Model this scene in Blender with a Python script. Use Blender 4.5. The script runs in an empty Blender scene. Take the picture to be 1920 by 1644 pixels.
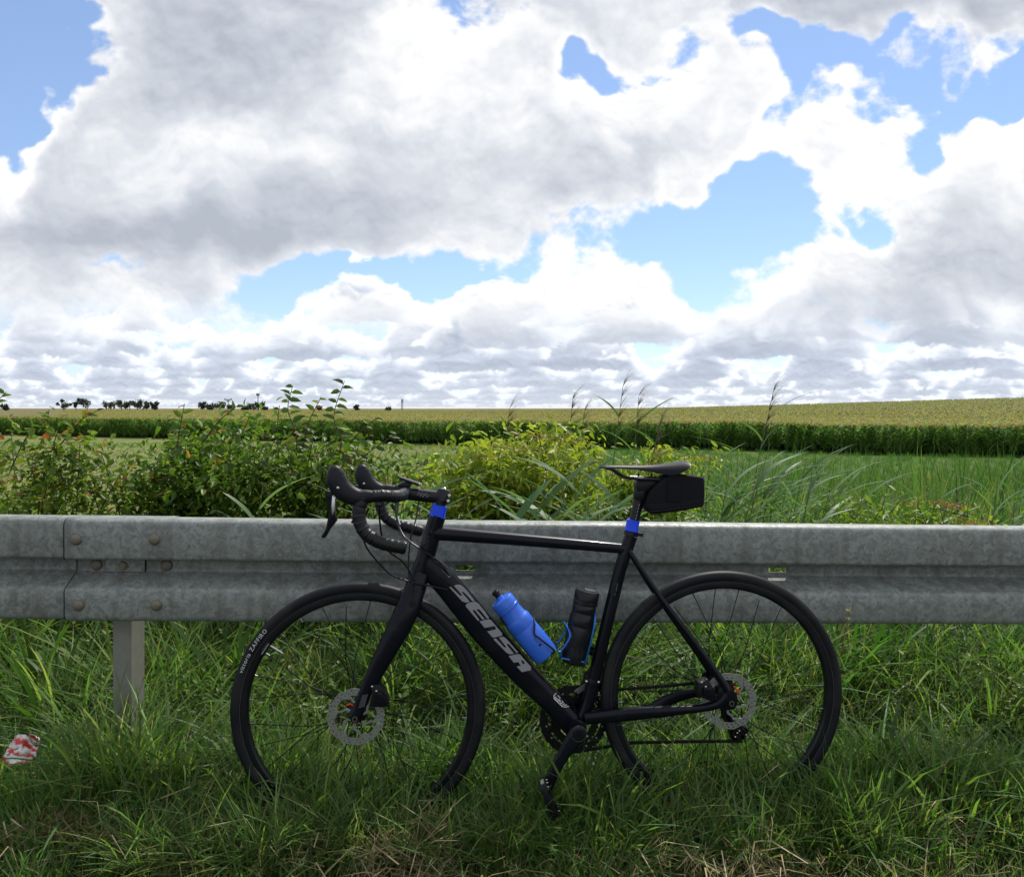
import bpy, bmesh, math, random
import numpy as np
from mathutils import Vector, Matrix, Euler
random.seed(7); np.random.seed(7)
PI = math.pi
sc = bpy.context.scene
C = sc.collection

# ------------------------------------------------------------------ camera
CAM_H = 1.13
cam = bpy.data.cameras.new('camera'); camo = bpy.data.objects.new('camera', cam); C.objects.link(camo)
cam.sensor_fit = 'HORIZONTAL'; cam.sensor_width = 36.0; cam.lens = 36.0*1422/1920
camo.location = (0, 0, CAM_H); camo.rotation_euler = (PI/2-math.atan(57/1422), 0, 0)
cam.clip_start = .05; cam.clip_end = 6000
sc.camera = camo
sc.render.resolution_x = 1024; sc.render.resolution_y = 876
sc.view_settings.view_transform = 'Standard'; sc.view_settings.look = 'None'
sc.view_settings.gamma = 1; sc.view_settings.exposure = 0.6
sc.view_settings.use_curve_mapping = False
sc.cycles.max_bounces = 8; sc.cycles.diffuse_bounces = 3; sc.cycles.transmission_bounces = 4
sc.cycles.use_adaptive_sampling = True

# ------------------------------------------------------------------ sun and sky
SUN = Vector((.36, .80, 1.22)).normalized()
SUN_EL = math.asin(SUN.z); SUN_AZ = math.atan2(SUN.x, SUN.y)
sl = bpy.data.lights.new('sun', 'SUN'); slo = bpy.data.objects.new('sun', sl); C.objects.link(slo)
sl.energy = 2.8; sl.angle = math.radians(.53); sl.color = (1, .955, .88)
slo.rotation_euler = (-SUN).to_track_quat('-Z', 'Y').to_euler(); slo.location = (3, 8, 9)

# ---------- cloud cover of the sky, computed from noise over directions ----------
COV = ["038999999967988888788999", "028999999978822683113565", "059999999999988999356511", "189999999999999999887477", "899999999999987783267899", "999999999987643121175899", "986887211123466835789999", "876766678868878999999999", "777888888888888888888867", "777777777777777777777777"]
LUM = ["985333445775667764322223","975323346988899988778788","986433578899999999999999","866899995555674588877999","745787333567445899999777","321111123576678999999545","655457888999999998864333","778888886686777854654458","767656545856746554677468","666667767778788888888878"]
F0 = 1422.0
def perm_noise(x, y, seed, wrap=0):
    xi = np.floor(x); yi = np.floor(y); fx = (x-xi).astype(np.float32); fy = (y-yi).astype(np.float32)
    xi = xi.astype(np.int64); yi = yi.astype(np.int64)
    rng = np.random.RandomState(seed); ang = rng.rand(65536)*2*np.pi
    gx = np.cos(ang).astype(np.float32); gy = np.sin(ang).astype(np.float32)
    def g(ix, iy, dx, dy):
        if wrap: ix = ix % wrap
        h = ((ix*73856093) ^ (iy*19349663)) & 65535
        return gx[h]*dx + gy[h]*dy
    u = fx*fx*fx*(fx*(fx*6-15)+10); v = fy*fy*fy*(fy*(fy*6-15)+10)
    a = g(xi, yi, fx, fy); b = g(xi+1, yi, fx-1, fy)
    c = g(xi, yi+1, fx, fy-1); d = g(xi+1, yi+1, fx-1, fy-1)
    return (a+(b-a)*u)*(1-v)+(c+(d-c)*u)*v
def fbm(x, y, octs, seed, gain=.5, billow=False):
    s = 0.; a = 1.; t = 0.
    for o in range(octs):
        n = perm_noise(x*2**o+17.3*o, y*2**o+9.1*o, seed+o)
        if billow: n = 0.55-np.abs(n)*2.2
        s = s+a*n; t += a; a *= gain
    return s/t*(1.0 if billow else 1.6)
def grid(rows, a, e):
    G = np.array([[int(c) for c in r] for r in rows], np.float32)/9.
    gx = np.clip((a-40)/80., -6, 30); gy = np.clip((e-40)/80., -4, 9)
    ry = np.clip(gy, 0, 8.999); 
    rx = np.abs(gx); rx = np.where(rx > 23, 46-rx, rx); rx = np.clip(np.abs(rx), 0, 22.999)
    i = rx.astype(int); j = ry.astype(int); fx = rx-i; fy = ry-j
    fx = fx*fx*(3-2*fx); fy = fy*fy*(3-2*fy)
    return (G[j, i]*(1-fx)+G[j, i+1]*fx)*(1-fy)+(G[j+1, i]*(1-fx)+G[j+1, i+1]*fx)*fy
def sm(x, a, b):
    t = np.clip((x-a)/(b-a), 0, 1); return t*t*(3-2*t)
def clouds(dx, dy, dz):
    """dx,dy,dz unit direction arrays -> rgb, alpha"""
    az = np.arctan2(dx, dy); el = np.arcsin(np.clip(dz, -1, 1))
    g = np.tan(np.clip(az, -1.2, 1.2))          # chart coordinates: wide-field chart of the sky round +Y
    a = np.where(np.abs(az) < 1.2, 960+F0*g, 960+F0*np.sign(az)*(np.tan(1.2)+(np.abs(az)-1.2)))
    e = 765-F0*np.tan(np.clip(el, -.1, 1.35))/np.maximum(np.cos(np.clip(az, -1.2, 1.2)), .36)
    # noise coordinates: features shrink towards the horizon
    q = np.clip((765-e)/765., 0, 3)
    sc = 1.0/(0.16+0.84*np.clip(q, 0, 1)**.8)
    lay = np.log(0.10+q)                        # layered vertical coordinate
    X = a/230.; 
    w1 = fbm(X, e/230., 4, 11); w2 = fbm(X+5, e/230.+3, 4, 31)
    aw = a+120*w1*(.35+q); ew = e+105*w2*(.35+q)
    cov = grid(COV, aw, ew); lum = grid(LUM, aw+20*w2, ew)
    hz = sm(q, .10, .30)                        # the far small clouds near the horizon are drawn as rows below
    def field_at(ox, oy, o1, o2):
        o1 = int(o1)
        A = a+ox; E = e+oy
        n = (.85*fbm((A+70*w1)/150., (E+70*w2)/120., o1, 51, .52, True)+.45*fbm(A/66., E/52., o2, 71, .58)
             +.45*fbm((A+40*w2)/330., (E-40*w1)/200., 3, 77, .5))
        c = cov if o1 == 8 else grid(COV, aw+ox, ew+oy)
        return (c-.60)*2.0+n*1.0
    D = field_at(0, 0, 8, 6)
    alpha = sm(D, -.08, .34)*hz
    st = (15+16*q)
    S = 0
    for i in range(1, 7):                       # light is lost in the cloud between here and the sun
        t = i*1.25 if i > 2 else i
        S = S+np.maximum(field_at(.30*st*t, -.95*st*t, 4, 3), 0)*(1.25 if i > 2 else 1)
    light = np.exp(-S*.50)
    k_ = 5+9*q; rel = np.clip((field_at(0, 0, 8, 5)-field_at(.35*k_, -.95*k_, 8.0, 5)*1.0)*1.5, -1, 1)
    thick = sm(D, .05, 1.4)
    L = .08+.66*light+.58*(lum-.5)+.30*lum+.10*(1-thick)
    L = L+(1-thick)*.22*(1-light)+.46*rel*(1-.40*thick)
    def shade(L):
        t = np.clip(L, 0, 1.08)[..., None]
        gray = np.array([.48, .525, .605]); mid = np.array([.73, .765, .83]); white = np.array([1.07, 1.07, 1.07])
        return np.where(t < .5, gray+(mid-gray)*t*2, mid+(white-mid)*(t-.5)*2)
    rgb = shade(L)
    # rows of cumulus, farthest (lowest) first, each nearer row drawn over it
    R = np.zeros(rgb.shape); RA = np.zeros(alpha.shape)
    rows = [(762, 8, 1.05), (756, 12, 1.0), (748, 18, .95), (738, 25, .90), (725, 34, .82), (709, 44, .76), (688, 56, .68), (662, 72, .60), (632, 88, .45), (598, 100, .25)]
    for kx, (base, H, cover) in enumerate(rows):
        sel = (e > base-H*2.0) & (e < base+H*.6)
        if not sel.any(): continue
        A = a[sel]; E = e[sel]; Lm = lum[sel]; Cc = cov[sel]
        wx = fbm(A/(H*1.5)+9, E/(H*1.1), 3, 230+kx)
        def T_at(ox, oy, o):
            A2 = A+ox; E2 = E+oy
            wv = fbm(A2/(H*5.), np.full_like(A2, kx*3.7), 2, 200+kx)
            h = (base+H*.20*wv-E2)/H
            env = (fbm(A2/(H*2.6), np.full_like(A2, kx*5.1+.5), 2, 260+kx)*1.9+cover*.95-.10)*(.45+.70*Cc)
            nb = fbm((A2+H*.35*wx)/(H*.95), (E2+H*.25*wx)/(H*.55), o, 300+kx, .56, True)
            return np.minimum((env-h*.85)*1.5, (h+.10)*3.2)+nb*.95, h, env
        T, h, env = T_at(0, 0, 6)
        al = sm(T, -.02, .26)
        S = 0
        for i in range(1, 5): S = S+np.maximum(T_at(H*.05*i, -H*.15*i, 3)[0], 0)
        lt = np.exp(-S*.80)
        rl = np.clip((T-T_at(H*.03, -H*.09, 6)[0])*1.3, -1, 1)
        Lr = .10+1.02*lt+.34*rl+.40*(Lm-.45)+.12*(1-sm(T, 0, .8))
        c = shade(np.clip(Lr, 0.0, 1.05))*np.array([.94, .985, 1.055])
        f = .03+np.exp(-(765-base)/32.)*.50
        c = c*(1-f)+np.array([.86, .90, .97])*f
        R[sel] = R[sel]*(1-al[:, None])+c*al[:, None]; RA[sel] = RA[sel]*(1-al)+al
    # thin milky veil low over the horizon
    vl = .17+np.exp(-q*7.0)*.45
    R = R+np.array([.66, .74, .98])*((1-RA)*vl)[..., None]; RA = RA+(1-RA)*vl
    # put the big near clouds over the rows
    out = R*(1-alpha)[..., None]+rgb*alpha[..., None]; A_ = RA*(1-alpha)+alpha
    rgb = out/np.maximum(A_, 1e-4)[..., None]
    return rgb.astype(np.float32), A_.astype(np.float32)

def sky_image(name, w, h, direction):
    u, v = np.meshgrid((np.arange(w)+.5)/w, (np.arange(h)+.5)/h)
    d = direction(u, v)
    n = np.sqrt(d[0]**2+d[1]**2+d[2]**2)
    rgb, al = clouds(d[0]/n, d[1]/n, d[2]/n)
    im = bpy.data.images.new(name, w, h, alpha=True, float_buffer=True)
    im.colorspace_settings.name = 'Non-Color'; im.alpha_mode = 'CHANNEL_PACKED'
    px = np.concatenate([rgb, al[..., None]], -1).astype(np.float32)
    im.pixels.foreach_set(px.ravel()); im.update(); im.pack()
    return im
GX, GZ0, GZ1 = .82, -.03, .74
ia = sky_image('cloud field ahead', 1700, 800, lambda u, v: ((u*2-1)*GX, np.ones_like(u), GZ0+v*(GZ1-GZ0)))
def eq(u, v):
    a = (u*2-1)*PI; e = (v-.5)*PI
    return (np.sin(a)*np.cos(e), np.cos(a)*np.cos(e), np.sin(e))
ib = sky_image('cloud field around', 1024, 512, eq)

world = bpy.data.worlds.new('World'); sc.world = world; world.use_nodes = True
nt = world.node_tree; nt.nodes.clear()
N = nt.nodes.new; K = nt.links.new
def mth(op, a, b=None, c=None):
    n = N('ShaderNodeMath'); n.operation = op
    for i, x in enumerate((a, b, c)):
        if x is None: continue
        if isinstance(x, (int, float)): n.inputs[i].default_value = x
        else: K(x, n.inputs[i])
    return n.outputs[0]
tc = N('ShaderNodeTexCoord'); sp = N('ShaderNodeSeparateXYZ'); K(tc.outputs['Generated'], sp.inputs[0])
x, y, z = sp.outputs
ysafe = mth('MAXIMUM', y, .05)
gx = mth('DIVIDE', x, ysafe); gz = mth('DIVIDE', z, ysafe)
ua = mth('ADD', mth('MULTIPLY', gx, .5/GX), .5); va = mth('DIVIDE', mth('SUBTRACT', gz, GZ0), GZ1-GZ0)
ca = N('ShaderNodeCombineXYZ'); K(ua, ca.inputs[0]); K(va, ca.inputs[1])
ta = N('ShaderNodeTexImage'); ta.image = ia; ta.extension = 'EXTEND'; ta.interpolation = 'Cubic'; K(ca.outputs[0], ta.inputs[0])
ub = mth('ADD', mth('MULTIPLY', mth('ARCTAN2', x, y), .5/PI), .5)
vb = mth('ADD', mth('MULTIPLY', mth('ARCSINE', z), 1/PI), .5)
cb = N('ShaderNodeCombineXYZ'); K(ub, cb.inputs[0]); K(vb, cb.inputs[1])
tb = N('ShaderNodeTexImage'); tb.image = ib; tb.extension = 'REPEAT'; K(cb.outputs[0], tb.inputs[0])
ins = mth('MULTIPLY', mth('MULTIPLY', mth('LESS_THAN', mth('ABSOLUTE', gx), GX-.01), mth('LESS_THAN', gz, GZ1-.01)),
          mth('MULTIPLY', mth('GREATER_THAN', gz, GZ0+.01), mth('GREATER_THAN', y, .06)))
mc = N('ShaderNodeMix'); mc.data_type = 'RGBA'; K(ins, mc.inputs[0]); K(tb.outputs['Color'], mc.inputs[6]); K(ta.outputs['Color'], mc.inputs[7])
ma = N('ShaderNodeMix'); K(ins, ma.inputs[0]); K(tb.outputs['Alpha'], ma.inputs[2]); K(ta.outputs['Alpha'], ma.inputs[3])
st = N('ShaderNodeTexSky'); st.sky_type = 'NISHITA'; st.sun_disc = False
st.sun_elevation = SUN_EL; st.sun_rotation = SUN_AZ; st.air_density = 1.0; st.dust_density = .1; st.ozone_density = 5.0
b1 = N('ShaderNodeBackground'); K(st.outputs[0], b1.inputs[0]); b1.inputs[1].default_value = 0.10
b2 = N('ShaderNodeBackground'); K(mc.outputs[2], b2.inputs[0]); b2.inputs[1].default_value = 0.66
mx = N('ShaderNodeMixShader'); K(ma.outputs[0], mx.inputs[0]); K(b1.outputs[0], mx.inputs[1]); K(b2.outputs[0], mx.inputs[2])
wo = N('ShaderNodeOutputWorld'); K(mx.outputs[0], wo.inputs[0])
world.cycles.sampling_method = 'MANUAL'; world.cycles.sample_map_resolution = 1024

# ------------------------------------------------------------------ materials
def mat(name, col=(.5, .5, .5), rough=.5, metal=0., coat=0., spec=.5):
    m = bpy.data.materials.new(name); m.use_nodes = True
    b = m.node_tree.nodes['Principled BSDF']
    b.inputs['Base Color'].default_value = (*col, 1); b.inputs['Roughness'].default_value = rough
    b.inputs['Metallic'].default_value = metal; b.inputs['Coat Weight'].default_value = coat
    b.inputs['Specular IOR Level'].default_value = spec
    b.inputs['Coat Roughness'].default_value = .12
    return m
def add_noise(m, scale=20, amount=.3, bump=.1, dist=.002, detail=4, rough_var=0., stretch=(1, 1, 1)):
    t = m.node_tree; b = t.nodes['Principled BSDF']
    tc = t.nodes.new('ShaderNodeTexCoord'); mp = t.nodes.new('ShaderNodeMapping'); mp.inputs['Scale'].default_value = stretch
    n = t.nodes.new('ShaderNodeTexNoise'); n.inputs['Scale'].default_value = scale; n.inputs['Detail'].default_value = detail
    t.links.new(tc.outputs['Object'], mp.inputs[0]); t.links.new(mp.outputs[0], n.inputs['Vector'])
    c = b.inputs['Base Color'].default_value[:]
    r = t.nodes.new('ShaderNodeMix'); r.data_type = 'RGBA'
    r.inputs[6].default_value = (*[v*(1-amount) for v in c[:3]], 1); r.inputs[7].default_value = (*[min(1, v*(1+amount)) for v in c[:3]], 1)
    t.links.new(n.outputs['Fac'], r.inputs[0]); t.links.new(r.outputs[2], b.inputs['Base Color'])
    if bump:
        bp = t.nodes.new('ShaderNodeBump'); bp.inputs['Strength'].default_value = bump; bp.inputs['Distance'].default_value = dist
        t.links.new(n.outputs['Fac'], bp.inputs['Height']); t.links.new(bp.outputs[0], b.inputs['Normal'])
    if rough_var:
        mr = t.nodes.new('ShaderNodeMapRange'); r0 = b.inputs['Roughness'].default_value
        mr.inputs[3].default_value = r0-rough_var; mr.inputs[4].default_value = r0+rough_var
        t.links.new(n.outputs['Fac'], mr.inputs[0]); t.links.new(mr.outputs[0], b.inputs['Roughness'])
    return m
def leafmat(name, trans=.4, rough=.5, hue=.04, val=.5, spec=.22):
    """vertex-coloured leaf: reflecting and letting light through"""
    m = bpy.data.materials.new(name); m.use_nodes = True; t = m.node_tree; b = t.nodes['Principled BSDF']
    at = t.nodes.new('ShaderNodeAttribute'); at.attribute_name = 'Col'
    oi = t.nodes.new('ShaderNodeObjectInfo')
    hs = t.nodes.new('ShaderNodeHueSaturation')
    m1 = t.nodes.new('ShaderNodeMapRange'); m1.inputs[3].default_value = .5-hue; m1.inputs[4].default_value = .5+hue*.6
    m2 = t.nodes.new('ShaderNodeMapRange'); m2.inputs[3].default_value = 1-val*.5; m2.inputs[4].default_value = 1+val*.5
    wn = t.nodes.new('ShaderNodeTexWhiteNoise'); wn.noise_dimensions = '1D'
    t.links.new(oi.outputs['Random'], m1.inputs[0]); t.links.new(oi.outputs['Random'], wn.inputs['W']); t.links.new(wn.outputs['Value'], m2.inputs[0])
    t.links.new(at.outputs['Color'], hs.inputs['Color']); t.links.new(m1.outputs[0], hs.inputs['Hue']); t.links.new(m2.outputs[0], hs.inputs['Value'])
    t.links.new(hs.outputs[0], b.inputs['Base Color']); b.inputs['Roughness'].default_value = rough; b.inputs['Specular IOR Level'].default_value = spec
    tr = t.nodes.new('ShaderNodeBsdfTranslucent')
    g = t.nodes.new('ShaderNodeMix'); g.data_type = 'RGBA'; g.blend_type = 'MULTIPLY'; g.inputs[0].default_value = 1
    g.inputs[7].default_value = (1.6, 1.85, .75, 1); t.links.new(hs.outputs[0], g.inputs[6]); t.links.new(g.outputs[2], tr.inputs[0])
    mx = t.nodes.new('ShaderNodeMixShader'); mx.inputs[0].default_value = trans
    t.links.new(b.outputs[0], mx.inputs[1]); t.links.new(tr.outputs[0], mx.inputs[2])
    t.links.new(mx.outputs[0], t.nodes['Material Output'].inputs[0])
    return m
M = dict(
    frame=mat('satin black paint', (.0040, .0050, .010), .34, 0, .14, .14),
    rubber=add_noise(mat('tyre rubber', (.006, .007, .011), .55, 0, 0, .25), 300, .2, .15, .0005),
    rim=mat('anodised black rim', (.005, .006, .009), .34, 0, 0, .3),
    black=mat('black anodised metal', (.006, .007, .010), .34, .0, 0, .35),
    plastic=mat('black plastic', (.005, .005, .007), .42, 0, 0, .32),
    hood=add_noise(mat('rubber hood', (.007, .008, .013), .5, 0, 0, .3), 900, .1, .2, .0004),
    tape=add_noise(mat('bar tape', (.006, .006, .009), .42, 0, 0, .35), 500, .2, .25, .0004),
    vinyl=mat('saddle vinyl', (.005, .006, .011), .42, 0, 0, .16),
    cloth=add_noise(mat('black woven nylon', (.0055, .0055, .0085), .8, 0, 0, .25), 1400, .35, .4, .0006),
    silver=mat('polished steel', (.62, .62, .62), .25, 1.),
    dull=add_noise(mat('brushed rotor steel', (.30, .31, .31), .38, .6), 200, .15, .05, .0003),
    decal=mat('pale grey lettering', (.27, .27, .29), .35),
    white=mat('white print', (.7, .7, .7), .5),
    greydec=mat('dark grey print', (.05, .05, .065), .4),
    red=mat('red anodised print', (.62, .06, .03), .4),
    bluerub=mat('blue silicone', (.003, .065, .90), .38),
    bottleblue=mat('blue squeeze plastic', (.035, .15, .74), .38, 0, 0, .5),
    bottleblack=mat('smoky black plastic', (.007, .007, .010), .33, 0, 0, .35),
    wireblue=mat('blue anodised wire', (.02, .16, .55), .25, .6),
    chain=mat('oily chain steel', (.03, .028, .027), .35, .8),
    cable=mat('cable housing', (.005, .005, .007), .4, 0, 0, .3),
    leaf=leafmat('shrub leaf', .38, .42, .03, .45),
    blade=leafmat('grass blade', .42, .5, .03, .55),
    straw=leafmat('dry straw', .25, .7, .015, .5, .2),
    reed=leafmat('reed leaf', .35, .45, .02, .35),
    maize=leafmat('maize leaf', .42, .55, .02, .5, .25),
    farleaf=leafmat('distant foliage', .15, .7, .02, .3, .2),
    bark=add_noise(mat('brown bark', (.045, .032, .024), .85), 90, .4, .3, .002),
    stem=mat('reddish stem', (.06, .035, .025), .7),
)
M['gap_shade'] = mat('painted gap shade', (.018, .016, .014), .9, 0, 0, .1)  # near-black colour that paints shade into the rail's seams
def set_trans(m, w):
    m.node_tree.nodes['Principled BSDF'].inputs['Transmission Weight'].default_value = w

# galvanised steel with zinc spangle
def galv():
    m = mat('galvanised steel', (.34, .35, .36), .5, .2); t = m.node_tree; b = t.nodes['Principled BSDF']
    tc = t.nodes.new('ShaderNodeTexCoord')
    n0 = t.nodes.new('ShaderNodeTexNoise'); n0.inputs['Scale'].default_value = 24; n0.inputs['Detail'].default_value = 3
    mixv = t.nodes.new('ShaderNodeMix'); mixv.data_type = 'RGBA'; mixv.blend_type = 'ADD'; mixv.inputs[0].default_value = .06
    t.links.new(tc.outputs['Object'], n0.inputs['Vector']); t.links.new(tc.outputs['Object'], mixv.inputs[6]); t.links.new(n0.outputs['Color'], mixv.inputs[7])
    v = t.nodes.new('ShaderNodeTexVoronoi'); v.inputs['Scale'].default_value = 125; v.inputs['Randomness'].default_value = 1
    v2 = t.nodes.new('ShaderNodeTexVoronoi'); v2.inputs['Scale'].default_value = 70
    t.links.new(mixv.outputs[2], v.inputs['Vector']); t.links.new(mixv.outputs[2], v2.inputs['Vector'])
    s1 = t.nodes.new('ShaderNodeSeparateColor'); t.links.new(v.outputs['Color'], s1.inputs[0])
    s2 = t.nodes.new('ShaderNodeSeparateColor'); t.links.new(v2.outputs['Color'], s2.inputs[0])
    n1 = t.nodes.new('ShaderNodeTexNoise'); n1.inputs['Scale'].default_value = 3.0; n1.inputs['Detail'].default_value = 5
    mpn = t.nodes.new('ShaderNodeMapping'); mpn.inputs['Scale'].default_value = (1, 1, .35)
    t.links.new(tc.outputs['Object'], mpn.inputs[0]); t.links.new(mpn.outputs[0], n1.inputs['Vector'])
    a = t.nodes.new('ShaderNodeMath'); a.operation = 'MULTIPLY_ADD'; a.inputs[1].default_value = .9
    t.links.new(s1.outputs[0], a.inputs[0]); t.links.new(s2.outputs[0], a.inputs[2])
    a2 = t.nodes.new('ShaderNodeMath'); a2.operation = 'MULTIPLY_ADD'; a2.inputs[1].default_value = 1.1
    t.links.new(n1.outputs['Fac'], a2.inputs[0]); t.links.new(a.outputs[0], a2.inputs[2])
    cr = t.nodes.new('ShaderNodeValToRGB'); e = cr.color_ramp.elements
    mr = t.nodes.new('ShaderNodeMapRange'); mr.inputs[1].default_value = .3; mr.inputs[2].default_value = 2.2
    t.links.new(a2.outputs[0], mr.inputs[0]); t.links.new(mr.outputs[0], cr.inputs[0])
    e[0].position = .15; e[0].color = (.150, .165, .158, 1); e[1].position = .9; e[1].color = (.285, .305, .288, 1)
    k = cr.color_ramp.elements.new(.5); k.color = (.200, .217, .206, 1)
    # run-off streaks and grime, in patches of their own
    ms = t.nodes.new('ShaderNodeMapping'); ms.inputs['Scale'].default_value = (26, 26, 2.2); t.links.new(tc.outputs['Object'], ms.inputs[0])
    ns = t.nodes.new('ShaderNodeTexNoise'); ns.inputs['Scale'].default_value = 1; ns.inputs['Detail'].default_value = 5; t.links.new(ms.outputs[0], ns.inputs['Vector'])
    mg = t.nodes.new('ShaderNodeMapRange'); mg.inputs[1].default_value = .46; mg.inputs[2].default_value = .74; mg.inputs[3].default_value = 0; mg.inputs[4].default_value = .62; t.links.new(ns.outputs['Fac'], mg.inputs[0])
    gx_ = t.nodes.new('ShaderNodeMix'); gx_.data_type = 'RGBA'; gx_.inputs[7].default_value = (.115, .108, .088, 1); t.links.new(mg.outputs[0], gx_.inputs[0]); t.links.new(cr.outputs[0], gx_.inputs[6])
    nd = t.nodes.new('ShaderNodeTexNoise'); nd.inputs['Scale'].default_value = 160; nd.inputs['Detail'].default_value = 2; t.links.new(tc.outputs['Object'], nd.inputs['Vector'])
    md_ = t.nodes.new('ShaderNodeMapRange'); md_.inputs[1].default_value = .70; md_.inputs[2].default_value = .76; t.links.new(nd.outputs['Fac'], md_.inputs[0])
    gd = t.nodes.new('ShaderNodeMix'); gd.data_type = 'RGBA'; gd.inputs[7].default_value = (.06, .05, .035, 1); t.links.new(md_.outputs[0], gd.inputs[0]); t.links.new(gx_.outputs[2], gd.inputs[6])
    t.links.new(gd.outputs[2], b.inputs['Base Color'])
    r2 = t.nodes.new('ShaderNodeMapRange'); r2.inputs[3].default_value = .45; r2.inputs[4].default_value = .65
    t.links.new(s1.outputs[1], r2.inputs[0]); t.links.new(r2.outputs[0], b.inputs['Roughness'])
    bp = t.nodes.new('ShaderNodeBump'); bp.inputs['Strength'].default_value = .12; bp.inputs['Distance'].default_value = .002
    t.links.new(n0.outputs['Fac'], bp.inputs['Height']); t.links.new(bp.outputs[0], b.inputs['Normal'])
    return m
def dust(m, col, scale, lo, hi, fac):
    t = m.node_tree; b = t.nodes['Principled BSDF']; src = b.inputs['Base Color'].links[0].from_socket if b.inputs['Base Color'].links else None
    tc = t.nodes.new('ShaderNodeTexCoord'); n = t.nodes.new('ShaderNodeTexNoise'); n.inputs['Scale'].default_value = scale; n.inputs['Detail'].default_value = 7; t.links.new(tc.outputs['Object'], n.inputs['Vector'])
    r = t.nodes.new('ShaderNodeMapRange'); r.inputs[1].default_value = lo; r.inputs[2].default_value = hi; r.inputs[4].default_value = fac; t.links.new(n.outputs['Fac'], r.inputs[0])
    x = t.nodes.new('ShaderNodeMix'); x.data_type = 'RGBA'; x.inputs[7].default_value = (*col, 1); t.links.new(r.outputs[0], x.inputs[0])
    if src: t.links.new(src, x.inputs[6])
    else: x.inputs[6].default_value = b.inputs['Base Color'].default_value[:]
    t.links.new(x.outputs[2], b.inputs['Base Color']); return m
dust(M['rubber'], (.045, .040, .032), 9, .48, .78, .55); dust(M['frame'], (.020, .020, .024), 14, .52, .8, .5); dust(M['bottleblack'], (.05, .05, .05), 60, .55, .8, .5)
dust(M['bottleblue'], (.05, .16, .62), 40, .5, .75, .6); dust(M['rim'], (.03, .028, .024), 12, .5, .8, .5); dust(M['vinyl'], (.02, .02, .024), 30, .5, .8, .5)
M['galv'] = galv()
M['bolt'] = add_noise(mat('weathered bolt zinc', (.19, .17, .13), .55, .35), 120, .25, .2, .001)
M['post'] = add_noise(mat('post steel', (.27, .26, .235), .5, .35), 30, .2, .1, .001)

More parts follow.
